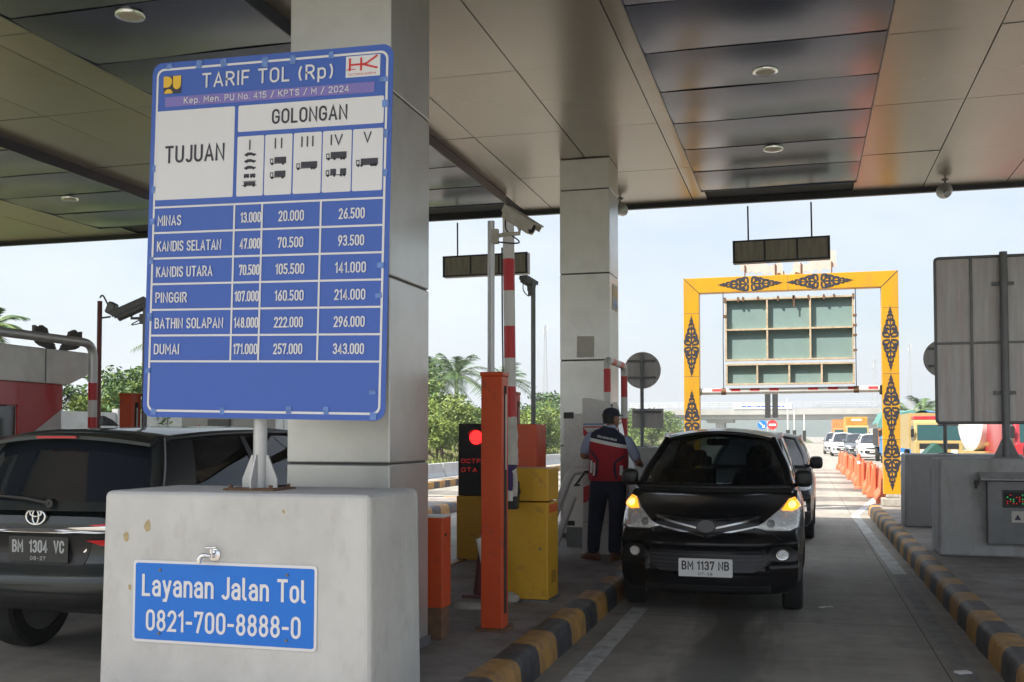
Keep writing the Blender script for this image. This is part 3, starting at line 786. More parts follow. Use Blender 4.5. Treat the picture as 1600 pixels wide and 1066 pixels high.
c2_ = ['20.000', '70.500', '105.500', '160.500', '222.000', '257.000']
c3 = ['26.500', '93.500', '141.000', '214.000', '296.000', '343.000']
for i in range(6):
    zc = sz((rows[i]+rows[i+1])/2+.002)
    put_text(b, names[i], sx(.044), zc, .059, wid[i], -.005, 'l', weight=.004)
    put_text(b, c1[i], sx(.486), zc, .058, .125 if i < 3 else .148, -.005, 'r', weight=.004)
    put_text(b, c2_[i], sx(.610), zc, .058, .152 if i < 2 else .172, -.005, weight=.004)
    put_text(b, c3[i], sx(.853), zc, .058, .150 if i < 2 else .178, -.005, weight=.004)
b.build('white_lettering', M['signwhite'], panel, fix=False)
b = MB()
put_text(b, 'TUJUAN', sx(.196), sz(.263), .098, .375, -.005)
put_text(b, 'GOLONGAN', sx(.673), sz(.175), .082, .445, -.005)
for s_, u, w in (('I', .433, .014), ('II', .55, .045), ('III', .668, .072), ('IV', .786, .07), ('V', .908, .045)):
    put_text(b, s_, sx(u), sz(.249 if s_ != 'V' else .247), .058, w, -.005)
b.build('dark_lettering', M['ink'], panel, fix=False)
# vehicle pictograms
b = MB()
def wheels(x, z, pts, r):
    for p in pts:
        b.prism([(x+p+r*cos(2*pi*k/10), z+r*sin(2*pi*k/10)) for k in range(10)], -.0045, -.004, 'y')
def rect(x0, z0, x1, z1): b.bb((x0, -.0045, z0), (x1, -.004, z1))
def pcar(x, z):
    b.prism([(x-.034,z),(x+.036,z),(x+.036,z+.008),(x+.018,z+.011),(x+.008,z+.0165),(x-.016,z+.0165),(x-.024,z+.011),(x-.034,z+.008)], -.0045, -.004, 'y'); wheels(x, z, (-.02,.022), .006)
def ptruck(x, z, L, wl, split=False):
    rect(x-L/2, z, x-L/2+.018, z+.006); rect(x-L/2, z+.006, x-L/2+.004, z+.026); rect(x-L/2, z+.024, x-L/2+.018, z+.029); rect(x-L/2+.015, z, x-L/2+.019, z+.029)
    rect(x-L/2+.019, z, x+L/2, z+.004)
    if split: rect(x-L/2+.026, z+.005, x-L/2+.026+L*.28, z+.035); rect(x+L/2-L*.30, z+.005, x+L/2, z+.035)
    else: rect(x-L/2+.026, z+.005, x+L/2, z+.036)
    wheels(x, z-.001, wl, .0075)
for k, v in enumerate((.278, .2965, .315)): pcar(sx(.433), sz(v))
for s_ in (-1, 1):
    x = sx(.433)+s_*.019; z = sz(.338); rect(x-.016, z, x+.016, z+.018); wheels(x, z, (-.009,.009), .006)
x = sx(.433); z = sz(.362); rect(x-.044, z, x+.044, z+.004); rect(x-.034, z+.003, x+.036, z+.022); rect(x-.04, z+.024, x+.042, z+.0265); wheels(x, z, (-.026,.026), .0075)
ptruck(sx(.55), sz(.305), .096, (-.035,.03)); ptruck(sx(.55), sz(.343), .092, (-.033,.03))
ptruck(sx(.668), sz(.322), .122, (-.05,.03,.045)); ptruck(sx(.786), sz(.300), .118, (-.045,-.01,.03,.045)); ptruck(sx(.786), sz(.345), .118, (-.047,-.01,.03,.048), True)
ptruck(sx(.908), sz(.322), .124, (-.05,-.03,.025,.038,.05))
b.build('vehicle_pictogram', M['ink'], panel)
# agency emblem: yellow letters on a dark square
em = MB(); em.bb((sx(.052), -.003, sz(.089)), (sx(.128), 0, sz(.040))); em = em.build('agency_emblem', M['ink'], panel)
b = MB(); ex0, ex1, ez0, ez1 = sx(.052), sx(.128), sz(.089), sz(.040); w = ex1-ex0; h = ez1-ez0
def E(u, v): return (ex0+u*w, ez0+v*h)
b.prism([E(.0,.36),E(.0,1),E(.22,1)]+[E(.22+.26*sin(pi*k/8), .68+.32*cos(pi*k/8)) for k in range(9)][1:], -.005, -.0035, 'y')
b.prism([E(.54,1),E(.54,.52)]+[E(.77-.23*cos(pi*k/8), .5-.28*sin(pi*k/8)) for k in range(1,8)]+[E(1,.52),E(1,1)], -.005, -.0035, 'y')
b.prism([E(.05,.0)]+[E(.29-.24*cos(pi*k/8), .02+.24*sin(pi*k/8)) for k in range(9)]+[E(.53,.0)], -.005, -.0035, 'y')
b.build('emblem_mark', M['signyellow'], em)
em = MB(); em.bb((sx(.815), -.003, sz(.083)), (sx(.95), 0, sz(.026))); em = em.build('company_emblem', M['signwhite'], panel)
b = MB(); ex0, ex1, ez0, ez1 = sx(.815), sx(.95), sz(.083), sz(.026); w = ex1-ex0; h = ez1-ez0
_k = [0]
def K(pts, ww): _k[0] += 1; b.ribbon([E(*p) for p in pts], ww*h, -.0045-.0004*_k[0])
K([(.12,.30),(.12,.90)], .10); K([(.45,.28),(.45,.90)], .10); K([(.12,.58),(.62,.58)], .085)
K([(.45,.55),(.62,.62),(.92,.95)], .085); K([(.45,.6),(.65,.5),(.93,.36)], .085); K([(.02,.36),(.30,.36)], .03)
put_text(b, 'HUTAMA KARYA', sx(.882), ez0+.13*h, .10*h, .8*w, -.0047)
b.build('emblem_mark', M['signred'], em, fix=False)
for u, v, w, h in [(.075,.004,.05,.035),(.205,.013,.045,.062),(.31,.015,.05,.06),(.485,.022,.05,.075),(.60,.022,.045,.065),(.755,.018,.04,.05),(.965,.095,.06,.035),(.975,.16,.05,.05),(.985,.24,.03,.06),(.985,.345,.03,.05),
                   (.01,.30,.025,.05),(.01,.36,.03,.05),(.01,.45,.035,.045),(.015,.56,.035,.055),(.015,.72,.04,.06),(.02,.87,.04,.035),(.05,.985,.045,.045),(.345,.98,.035,.05),(.62,.975,.04,.05),(.77,.975,.04,.055),(.955,.99,.05,.05),(.95,.925,.05,.03),(.97,.59,.05,.04),(.965,.67,.05,.035)]:
    b = MB(); a = random.uniform(-.2, .2); X = Matrix.Translation((sx(min(max(u, .02), .98)), -.0045, sz(min(max(v, .012), .988)))) @ Matrix.Rotation(a, 4, 'Y')
    b.box((0, 0, 0), (w*.75, .001, h*.75), X=X); b.build('tape_patch', M['tape'], panel)
b = MB(); b.box((0, .03, .45), (SW-.2, .05, .05)); b.box((0, .03, -.45), (SW-.2, .05, .05)); b.build('rear_rail', M['pole'], panel)

# phone sign on the block
ps = thing('phone_sign', 'bright blue service phone sign with white border on the concrete block', 'sign', (-2.905, 4.850, .722))
ps.rotation_euler = (radians(-.7), 0, 0)
def psl(): return Matrix.Rotation(radians(.0), 4, 'Y')
b = MB(); b.prism(rrect(-.535, -.215, .535, .215, .02), -.004, 0, 'y'); b.build('sign_border', M['signwhite'], ps)
b = MB(); b.prism(rrect(-.52, -.200, .52, .200, .012), -.0065, -.004, 'y'); b.build('sign_face', M['signblue2'], ps)
b = MB(); put_text(b, 'Layanan Jalan Tol', 0, .085, .118, .955, -.009, weight=.006); put_text(b, '0821-700-8888-0', 0, -.098, .112, .90, -.009, weight=.006)
b.build('lettering', M['signwhite'], ps, fix=False)
for x in (-.37, .37):
    for z in (-.165, .165):
        b = MB(); b.cyl((x, -.0065, z), (x, -.013, z), .008, 8); b.build('screw', M['pole_dark'], ps)
for x, z, w_, h_ in ((-.63, .87, .03, .05), (-.50, .93, .035, .06), (-.60, .60, .02, .03), (.30, 1.02, .016, .02)):
    r = random.Random(int(x*100)); b = MB()
    b.prism([(w_*.5*(1+r.uniform(-.3,.3))*cos(2*pi*k/11), h_*.5*(1+r.uniform(-.3,.3))*sin(2*pi*k/11)) for k in range(11)], -.003, .02, 'y')
    tag(b.build('paint_chip', M['tan'], loc=(-2.865+x, 4.86-.014*(1-(z-.0)/1.11)+.001, .188+z)), 'tan patch where paint has flaked off the front of the pale concrete block', 'paint patch', 'flaked patches on the concrete block')
# water tap
tp = thing('water_tap', 'small chrome water tap above the phone sign', 'tap', (-2.955, 4.855, .975))
b = MB(); b.lathe([(.0,0),(.032,0),(.032,.006),(.02,.012)], 20, X=Matrix.Rotation(pi/2, 4, 'X')); b.tube([(0,-.01,0),(0,-.05,0)], .014, 12)
b.tube(catmull([(0,-.045,0),(-.03,-.06,.004),(-.05,-.065,-.008),(-.056,-.066,-.035)], 5), [.013]*11+[.014]*5, 12); b.build('spout', M['chrome'], tp, smooth=45)
b = MB(); b.cyl((0,-.04,.01), (0,-.04,.036), .008, 10); b.tube([(-.03,-.04,.04),(.03,-.04,.044)], .006, 8); b.build('handle', M['chrome'], tp, smooth=45)
# ================================================================== EQUIPMENT ON THE ISLANDS
def tall_post(label, loc, h=1.87, group='slim orange sensor posts on the islands'):
    t = thing('sensor_post', label, 'sensor post', loc, 0, group)
    b = MB(); b.bb((-.08,-.08,.02), (.08,.08,h-.03)); b.build('housing', M['orange'], t, bevel=.006)
    b = MB(); b.bb((-.086,-.086,h-.03), (.086,.086,h)); b.build('cap', M['orange'], t, bevel=.004)
    b = MB(); b.bb((.0802,-.028,.12), (.0835,.028,h-.10)); b.build('sensor_window', M['matte_black'], t)
    b = MB(); b.bb((.0835,-.004,h*.62), (.0865,.016,h-.16)); b.build('seal_strip', M['white'], t)
    b = MB(); b.bb((-.115,-.115,0), (.115,.115,.02)); b.build('base_plate', M['rust'], t)
    for sx_, sy_ in ((-1,-1),(1,-1),(1,1),(-1,1)):
        b = MB(); b.cyl((sx_*.1, sy_*.1, .02), (sx_*.1, sy_*.1, .035), .009, 6); b.build('bolt', M['rust'], t)
    return t
P0 = tall_post('tall slim orange sensor post in front, black slot facing the lane', (-2.17, 7.33, .188))
dup(P0, None, (-3.0, 10.75, .188), label='slim orange sensor post half hidden behind the raised barrier arm')
dup(P0, None, (-7.13, 9.95, .188), label='orange sensor post beyond the grey car roof at the left edge of the tariff sign')

# short orange box beside the front column
t = thing('bollard_box', 'short orange metal box standing against the front column', 'bollard box', (-2.475, 6.93, .188))
b = MB(); b.bb((-.075,-.09,.22), (.075,.09,.84)); b.build('housing', M['orange'], t, bevel=.005)
b = MB(); b.bb((-.066,-.08,0), (.066,.08,.22)); b.build('plinth', M['rust'], t, bevel=.004)
b = MB(); b.bb((-.079,-.094,.84), (.079,.094,.852)); b.build('lid', M['white'], t)
b = MB(); b.cyl((.075,-.03,.72), (.083,-.03,.72), .011, 10); b.build('lock', M['black'], t)

# yellow barrier cabinet with raised striped arm
t = thing('barrier_machine', 'yellow toll barrier cabinet with its red and white arm raised upright', 'barrier', (-2.275, 8.80, .188))
b = MB(); b.bb((-.195,-.19,.02), (.195,.19,.84)); b.build('cabinet', M['yellow'], t, bevel=.008)
b = MB(); b.bb((-.2,-.195,.85), (.2,.195,1.13)); b.build('hood', M['yellow'], t, bevel=.01)
b = MB(); b.bb((-.21,-.205,0), (.21,.205,.02)); b.build('base_plate', M['pole_dark'], t)
b = MB(); b.bb((.1955,-.14,.75), (.1985,.15,.82)); b.build('reflector', M['orange'], t)
b = MB(); b.bb((-.165,-.1935,.07), (.165,-.1905,.80)); b.build('door', M['yellow'], t, bevel=.002)
b = MB(); b.cyl((.13,-.1935,.45), (.13,-.199,.45), .012, 12); b.build('lock', M['pole_dark'], t)
b = MB(); b.bb((.1955,-.12,.12), (.1975,.12,.70)); b.build('side_door', M['yellow'], t, bevel=.0015)
b = MB()
for k in range(6): b.bb((.198,-.08,.15+.018*k), (.1995,.08,.156+.018*k))
b.build('vent', M['matte_black'], t)
b = MB(); b.cyl((-.085,-.19,.93), (-.085,-.30,.93), .045, 16); b.bb((-.135,-.30,.84), (-.035,-.25,1.02)); b.build('arm_hub', M['matte_black'], t, bevel=.004)
arm = MB()
zb = [.83,.96,1.21]; 
def armx(z): return -.085-.012*(z-.9)
edges = [1.54,1.82,2.06,2.33,2.63,2.90,3.32]
for i in range(len(edges)-1):
    z0, z1 = edges[i], edges[i+1]
    arm.cyl((armx(z0), -.33, z0), (armx(z1), -.33, z1), .049, 20, 1 if i % 2 == 0 else 0)
arm.cyl((armx(.86), -.33, .86), (armx(1.54), -.33, 1.54), .047, 16, 0)
ao = arm.build('barrier_arm', [M['white'], M['red']], t, smooth=40)
b = MB()
R = random.Random(3)
b.tube([(armx(z), -.33+R.uniform(-.006,.006), z) for z in [1.16+.04*k for k in range(11)]], [.06,.062,.058,.063,.055,.058,.066,.058,.055,.056,.054], 14)
b.build('plastic_wrap', M['cloth_w'], ao, smooth=60)
b = MB(); b.tube([(armx(.9)-.012+R.uniform(-.01,.01), -.335, z) for z in [.95+.04*k for k in range(7)]], [.05,.052,.056,.05,.054,.058,.05], 12); b.build('rag', M['purple'], ao, smooth=60)
b = MB(); b.tube([(armx(.9)+.03, -.345, z) for z in [.90,.98,1.06,1.12]], [.026,.03,.028,.02], 8); b.build('torn_end', M['cloth_w'], ao, smooth=60)
b = MB(); b.bb((armx(.6)-.05,-.37,.79), (armx(.6)+.05,-.28,.90)); b.build('end_clamp', M['black'], ao, bevel=.008)
b = MB(); b.tube(catmull([(armx(3.0)-.056,-.34,3.0),(armx(2.4)-.058,-.345,2.4),(armx(1.8)-.060,-.34,1.8),(armx(1.2)-.078,-.35,1.25),(armx(.9)-.08,-.35,1.12),(armx(.9)-.03,-.39,.95)], 6), .007, 6); b.build('cable', M['black'], ao, smooth=60)

# CCTV on a grey pole
def cctv(name, label, cat, loc, h, arm_dir, arm_len, yaw, tilt, housing, polemat, size=.30, r=.027, group=None):
    t = thing(name, label, cat, loc, 0, group)
    b = MB(); b.cyl((0,0,.01), (0,0,h), r, 14); b.bb((-.07,-.07,0), (.07,.07,.012)); b.build('pole', polemat, t, smooth=40)
    d = Vector((cos(arm_dir), sin(arm_dir), 0)); e = Vector((0,0,h-.11))+d*arm_len
    b = MB(); b.tube([Vector((0,0,h-.12))+d*r, Vector((0,0,h-.11))+d*arm_len*.5, e, e+Vector((0,0,.05))], .016, 10)
    b.box((d.x*r*1.2, d.y*r*1.2, h-.12), (.05,.05,.11)); b.build('bracket', housing, t, smooth=40)
    Rm = Matrix.Translation(e+Vector((0,0,.095))) @ Matrix.Rotation(yaw, 4, 'Z') @ Matrix.Rotation(tilt, 4, 'Y')
    b = MB(); s = size
    b.prism(rrect(-.05*s/.3,-.045*s/.3,.05*s/.3,.045*s/.3,.018*s/.3,3), -.45*s, .45*s, 'x', X=Rm)
    c = b.build('camera_body', housing, t, smooth=40)
    b = MB(); b.bb((-.5*s,-.062*s/.3,.044*s/.3), (.6*s,.062*s/.3,.056*s/.3), X=Rm); b.bb((-.5*s,-.062*s/.3,.0), (.56*s,-.055*s/.3,.048*s/.3), X=Rm); b.bb((-.5*s,.055*s/.3,.0), (.56*s,.062*s/.3,.048*s/.3), X=Rm); b.build('sun_shield', housing, t)
    b = MB(); b.cyl((.45*s,0,0), (.462*s,0,0), .036*s/.3, 16, X=Rm); b.build('lens_window', M['black'], t)
    b = MB(); p0 = Rm @ Vector((-.45*s,0,-.01)); b.tube(catmull([p0, p0+Vector((0,0,-.12)), e+Vector((0,0,-.07)), Vector((0,0,h-.16))+d*r], 6), .006, 6); b.build('cable', M['black'], t, smooth=60)
    return t
cctv('security_camera', 'beige security camera on a grey pole in front of the barrier arm', 'camera', (-2.285, 7.62, .188), 3.05, radians(-5), .23, radians(-18), radians(33), M['cctv'], M['pole'])
cctv('security_camera', 'dark security camera on a thin pole behind the barrier arm, seen from behind', 'camera', (-3.10, 12.1, .188), 3.26, radians(200), .06, radians(75), radians(10), M['cctv_dark'], M['pole_dark'], .26, .028)
cctv('security_camera', 'dark grey security camera peeking out beside the left edge of the tariff sign', 'camera', (-7.02, 10.05, .188), 2.82, radians(185), .17, radians(205), radians(26), M['cctv_dark'], M['pole_dark'], .38, .03)

# orange cabinet behind the yellow one
t = thing('control_cabinet', 'orange metal cabinet right behind the yellow barrier cabinet', 'cabinet', (-2.70, 10.2, .188))
b = MB(); b.bb((-.17,-.2,.03), (.17,.2,1.52)); b.build('housing', M['orange'], t, bevel=.008)
b = MB(); b.bb((.1705,-.17,.5), (.1735,.17,1.45)); b.build('door', M['orange'], t)
b = MB(); b.bb((-.19,-.22,0), (.19,.22,.03)); b.build('base', M['pole_dark'], t)

# signal display
t = thing('signal_display', 'yellow lane display cabinet with black panel, lit red lamp and red dot text', 'signal', (-3.56, 11.5, .188))
b = MB(); b.bb((-.24,-.19,0), (.24,.19,.72)); b.build('cabinet', M['yellow'], t, bevel=.006)
b = MB(); b.bb((-.25,-.10,.72), (-.215,.19,1.36)); b.build('side_plate', M['yellow'], t)
b = MB(); b.bb((-.213,-.2,.73), (.24,.1,1.54)); b.build('display_panel', M['matte_black'], t, bevel=.004)
b = MB(); b.cyl((.0,-.203,1.385), (.0,-.212,1.385), .080, 30); lp = b.build('signal_lamp', M['redlamp'], t)
b = MB()
vs = lambda a, r, y: (r*cos(a), y, 1.385+r*sin(a))
for k in range(18):
    a0, a1 = radians(20+140*k/18), radians(20+140*(k+1)/18)
    b.add([vs(a0,.088,-.2), vs(a1,.088,-.2), vs(a1,.090,-.26), vs(a0,.090,-.26)], [(0,1,2,3)])
b.build('visor', M['black'], t)
b = MB(); put_text(b, 'OCTPON', .0, 1.118, .05, .36, -.203, sw=.12); put_text(b, 'OTA CA', .0, 1.018, .05, .36, -.203, sw=.12); b.build('display_text', M['reddots'], t, fix=False)

# cone, white pipe, broken kerb stone
t = thing('traffic_cone', 'faded dark red traffic cone half hidden behind the front orange post', 'cone', (-2.70, 8.83, .188))
b = MB(); b.lathe([(.14,.0),(.105,.03),(.058,.43)], 24); b.build('lower_body', M['cone'], t, smooth=40)
b = MB(); b.lathe([(.0585,.43),(.046,.53)], 24); b.build('band', M['paper'], t, smooth=40)
b = MB(); b.lathe([(.0455,.53),(.022,.75),(.0,.755)], 24); b.build('tip', M['cone'], t, smooth=40)
b = MB(); b.prism(rrect(-.17,-.17,.17,.17,.03), 0, .025, 'z'); b.build('foot', M['cone'], t)
b = MB(); b.tube([(-.10,0,.55), (.02,.0,.03), (.05,0,.0)], .036, 14)
tag(b.build('pipe', M['white'], loc=(-2.50, 8.35, .19), smooth=40), 'white pipe stub leaning on the pavement beside the short orange box', 'pipe')
def rock(name, label, loc, s, seed):
    r = random.Random(seed); bm = bmesh.new(); bmesh.ops.create_icosphere(bm, subdivisions=3, radius=1)
    for v in bm.verts:
        q = v.co.copy(); n_ = .18*sin(q.x*3.1+seed)+.15*sin(q.y*4.3+q.z*2)+.08*sin(q.z*7+q.x*5)
        v.co = Vector((q.x*s[0], q.y*s[1], max(-.02, q.z*s[2]+s[2]*.6)))*(1+n_*.5)
    me = bpy.data.meshes.new(name); bm.to_mesh(me); bm.free(); me.materials.append(M['stone'])
    me.polygons.foreach_set('use_smooth', [True]*len(me.polygons)); me.set_sharp_from_angle(angle=radians(35))
    o = bpy.data.objects.new(name, me); COL.objects.link(o); o.location = loc; return tag(o, label, 'rubble')
rock('concrete_rubble', 'lump of broken concrete beside the foot of the front orange post', (-2.43, 8.55, .186), (.12,.09,.05), 1)
rock('concrete_rubble', 'low crumbled concrete patch at the foot of the white pipe', (-2.60, 8.15, .184), (.15,.10,.035), 4)

# toll machine by the attendant
t = thing('toll_machine', 'white toll payment machine with red chevrons beside the attendant', 'machine', (-2.26, 12.5, .188))
b = MB(); b.bb((-.28,-.24,0), (.28,.24,.38)); b.build('plinth', M['white'], t, bevel=.006)
prof = [(-.28,.385),(.28,.385),(.28,1.02),(.16,1.30),(.06,1.80),(-.26,1.86),(-.28,1.84)]
b = MB(); b.prism(prof, -.23, .23, 'y'); b.build('body', M['white'], t, bevel=.008)
b = MB()
def chev(z, h, s): return [(-.268,z),(-.268,z+h),(.05,z+h+s),(.05,z+s)]
b.prism(chev(.60,.19,.12), -.2345, -.2305, 'y'); b.prism(chev(1.42,.14,-.13)[0:1]+[(-.268,1.50),(-.02,1.24),(-.06,1.16)], -.2345, -.2305, 'y')
b.prism([(.17,.25),(.275,.19),(.275,.62),(.17,.60)], -.2445, -.2405, 'y'); b.build('chevron', M['red'], t)
b = MB(); b.bb((-.27,-.2335,1.50), (-.02,-.2305,1.515), 0); b.bb((-.27,-.2335,1.535), (-.02,-.2305,1.548), 1); b.build('stripe_sticker', [M['red'], M['tr_blue']], t)
X = Matrix.Translation((.118,0,1.545)) @ Matrix.Rotation(-.195, 4, 'Y')
b = MB(); b.box((0,0,0), (.02,.40,.48), X=X); b.build('screen_surround', M['black'], t, bevel=.004)
X = Matrix.Translation((.128,0,1.56)) @ Matrix.Rotation(-.195, 4, 'Y')
b = MB(); b.box((0,0,0), (.012,.32,.34), X=X); b.build('screen', M['windark'], t)
b = MB(); b.bb((.09,-.25,1.45),(.15,-.225,1.80)); b.build('screen_cheek', M['boothgrey'], t, bevel=.004)
t = thing('steel_cabinet', 'narrow grey steel cabinet at the left of the toll machine', 'cabinet', (-2.77, 13.15, .188))
b = MB(); b.bb((-.15,-.2,.25), (.15,.2,1.68)); b.build('housing', M['boothgrey'], t, bevel=.005)
b = MB(); b.bb((-.15,-.205,1.62), (-.02,-.198,1.70)); b.bb((-.13,-.205,.27), (-.01,-.198,.33)); b.build('hinge', M['black'], t)
b = MB(); b.bb((-.12,-.17,0), (.12,.17,.25)); b.build('stand', M['pole_dark'], t)

# white guard pipes beside the machine
t = thing('guard_rail', 'white bent guard rail sloping down beside the toll machine', 'guard rail', (-2.66, 11.9, .188))
b = MB(); b.tube([(.42,.1,1.0),(.12,.0,1.0),(.08,0,.985),(.03,-.02,.9),(-.16,-.12,.36),(-.22,-.16,.10)], .05, 14); b.build('top_pipe', M['white'], t, smooth=50)
b = MB(); b.tube([(.09,.0,.70),(-.10,-.10,.14),(-.14,-.12,.0)], .042, 14); b.build('lower_pipe', M['white'], t, smooth=50)
b = MB(); b.tube([(.38,.02,.97),(.24,-.05,.99),(.17,-.09,.88),(.13,-.11,.83),(.19,-.12,.84)], .014, 8); b.build('strap', M['black'], t, smooth=60)

def striped_pipe(b, path, r, L, off=0.0, m0=0, m1=1):
    P = [Vector(p) for p in path]; s = off; cur = [P[0]]
    def flush(k): 
        if len(cur) > 1: b.tube(cur, r, 16, k)
    for i in range(len(P)-1):
        a, c = P[i], P[i+1]; d = (c-a).length; pos = 0
        while d-pos > 1e-6:
            k = int(s/L+1e-7); rem = (k+1)*L-s; st = min(rem, d-pos); pos += st; s += st; cur.append(a.lerp(c, pos/d))
            if abs(rem-st) < 1e-6: flush(m0 if k % 2 == 0 else m1); cur = [cur[-1]]
    flush(m0 if int(s/L) % 2 == 0 else m1)
def bend(pts, r=.12, n=5):
    P = [Vector(p) for p in pts]; out = [P[0]]
    for i in range(1, len(P)-1):
        a = P[i]+(P[i-1]-P[i]).normalized()*r; c = P[i]+(P[i+1]-P[i]).normalized()*r
        for k in range(n+1):
            t_ = k/n; out.append((1-t_)**2*a+2*t_*(1-t_)*P[i]+t_*t_*c)
    return out+[P[-1]]
t = thing('pipe_guard', 'red and white pipe hoop standing behind the attendant', 'pipe guard', (-2.36, 13.5, .188))
b = MB(); striped_pipe(b, bend([(0,-.55,0),(0,-.55,2.36),(0,.75,2.36),(0,.75,0)], .14), .046, .29, .08)
b.build('pipe', [M['white'], M['red']], t, smooth=50)
b = MB(); b.lathe([(.09,0),(.09,.015),(.05,.02)], 20, X=Matrix.Translation((0,-.55,0))); b.lathe([(.09,0),(.09,.015),(.05,.02)], 20, X=Matrix.Translation((0,.75,0))); b.build('foot', M['pole_dark'], t)

# rear end blocks of the islands and signs seen from behind
crash_block('concrete_block', 'grey concrete block behind the attendant and the rear column', -3.4, -2.02, 16.6, 17.3, 1.41, M['block_dark'])
crash_block('concrete_block', 'dark grey concrete block at right carrying the back of a large sign', 1.54, 3.2, 13.2, 13.9, 1.33, M['block_dark'])
crash_block('concrete_block', 'grey concrete block at right just beyond the block with the control panel', 1.52, 3.2, 17.2, 17.9, 1.31, M['block_dark'])
def round_sign(label, loc, h, r=.3, px=.34, pz=.155, zoff=-.78):
    t = thing('round_sign', label, 'sign', loc)
    b = MB(); b.cyl((0,0,0), (0,0,h+.28), .03, 14); b.box((0,0,.008), (.2,.2,.016)); b.build('pole', M['pole_dark'], t, smooth=40)
    b = MB(); b.lathe([(0,0),(r,0),(r,.008),(0,.008)], 40, X=Matrix.Translation((0,.05,h)) @ Matrix.Rotation(-pi/2, 4, 'X')); b.build('disc', M['alu_back'], t, smooth=30)
    for z in (h+.15, h-.12):
        b = MB(); b.bb((-r*.75,-.035,z-.015), (r*.75,.048,z+.015)); b.build('clamp_rail', M['pole_dark'], t)
    if px:
        b = MB(); b.bb((-px*.5,.045,h+zoff-pz), (px*1.0,.055,h+zoff+pz)); b.build('plate', M['alu_back'], t)
        b = MB(); b.bb((-px*.4,-.035,h+zoff+.09), (px*.9,.044,h+zoff+.115)); b.build('plate_rail', M['pole_dark'], t)
    return t
round_sign('back of a round grey sign on a post behind the attendant', (-2.50, 16.85, 1.41), 1.24)
round_sign('back of a round sign mostly hidden by the large sign at right', (2.14, 17.5, 1.31), 1.49, .3, .2, .13, -.93)

t = thing('sign_back', 'back of a large framed sign on a dark pole at the right', 'sign', (2.31, 13.42, 1.33))
b = MB(); b.cyl((0,0,.01), (0,0,2.44), .045, 18); b.box((0,0,.008), (.3,.26,.016)); b.build('pole', M['pole_dark'], t, smooth=40)
b = MB(); b.prism([(-.14,.016),(.14,.016),(.05,.22),(-.05,.22)], -.006, .006, 'y'); b.build('gusset', M['pole_dark'], t)
Wb, z0, z1 = .765, .40, 2.42
b = MB(); b.prism(rrect(-Wb, z0, Wb, z1, .05), .09, .096, 'y'); b.build('panel', M['alu_back'], t)
b = MB()
fr = rrect(-Wb+.015, z0+.015, Wb-.015, z1-.015, .05, 6)
b.tube([(x, .075, z) for x, z in fr], .017, 8, closed=True); b.build('frame', M['pole_dark'], t, smooth=50)
for x in (-.345, .345):
    b = MB(); b.bb((x-.014,.06,z0+.03), (x+.014,.0895,z1-.03)); b.build('rib', M['pole_dark'], t)
b = MB(); b.bb((-Wb+.03,.055,1.36), (Wb-.03,.0895,1.385)); b.build('rib', M['pole_dark'], t)
for z in (.75, 2.05):
    b = MB(); b.bb((-.12,.03,z), (.12,.06,z+.04)); b.build('pole_clamp', M['pole_dark'], t)

# control panel let into the right block
t = thing('control_cabinet', 'grey control box with hooded top and small dim display on the right block', 'control box', (2.42, 13.166, .35))
b = MB(); b.bb((-.38,-.10,0), (.38,.0,.72)); b.build('housing', M['pole_dark'], t, bevel=.006)
b = MB(); b.prism([(-.10,.73),(.02,.73),(.02,.82),(-.02,.82),(-.17,.75),(-.17,.73)], -.46, .46, 'x'); b.build('hood', M['block_dark'], t, bevel=.006)
b = MB(); b.bb((-.22,-.112,.42), (.30,-.102,.62)); b.build('bezel', M['black'], t, bevel=.004)
b = MB(); b.bb((-.20,-.1155,.45), (.28,-.113,.59)); dsp = b.build('display', M['matte_black'], t)
b = MB()
for i in range(14):
    for j in range(5):
        if random.random() < .6: b.bb((-.18+.032*i,-.117,.46+.024*j), (-.165+.032*i,-.116,.475+.024*j), 0 if random.random() < .7 else 1)
b.build('display_dots', [M['reddots'], M['greendots']], t)
b = MB(); b.bb((-.13,-.105,.25), (.0,-.102,.38)); st = b.build('warning_label', M['paper'], t)
b = MB(); b.prism([(-.10,.28),(-.03,.28),(-.065,.345)], -.1075, -.1055, 'y'); b.build('label_mark', M['ink'], st)
b = MB(); b.bb((1.92,13.15,1.02), (1.965,13.18,1.075), 0); b.cyl((1.94,13.155,1.02), (1.93,13.15,.98), .012, 8)
tag(b.build('pipe_stub', M['black']), 'small black stub sticking out of the right concrete block', 'fitting')

# ================================================================== LED SIGNS, FLOODLIGHTS
def led_sign(label, x0, x1, zc, tilt):
    cx = (x0+x1)/2; w = x1-x0
    t = thing('hanging_sign', label, 'sign', (cx, 17.42, zc), 0, 'lane signs hanging from the canopy edge')
    t.rotation_euler = (0, radians(tilt), 0)
    b = MB(); b.bb((-w/2,-.05,-.185), (w/2,.12,.185)); b.build('case', M['led'], t, bevel=.006)
    b = MB()
    for x in (-w/2+.02, w/2-.02): b.bb((x-.02,-.058,-.187), (x+.02,-.05,.187))
    for z in (-.172, .172): b.bb((-w/2,-.057,z-.014), (w/2,-.0505,z+.014))
    b.build('frame', M['fascia'], t)
    for x in (-w/6, w/6):
        b = MB(); b.bb((x-.015,-.056,-.157), (x+.015,-.0505,.157)); b.build('rib', M['fascia'], t)
    for x in (-w/2+.25, w/2-.28):
        b = MB(); b.cyl((x,.03,.186), (x+.0,.03,ZC-.08-zc+.0), .014, 10); b.build('hanger', M['fascia'], t)
    return t
led_sign('dark back of a lane sign hanging above the yellow gantry', -1.075, .455, 4.60, -.6)
led_sign('dark back of a lane sign hanging behind the raised barrier arm', -6.10, -4.55, 4.575, -.4)
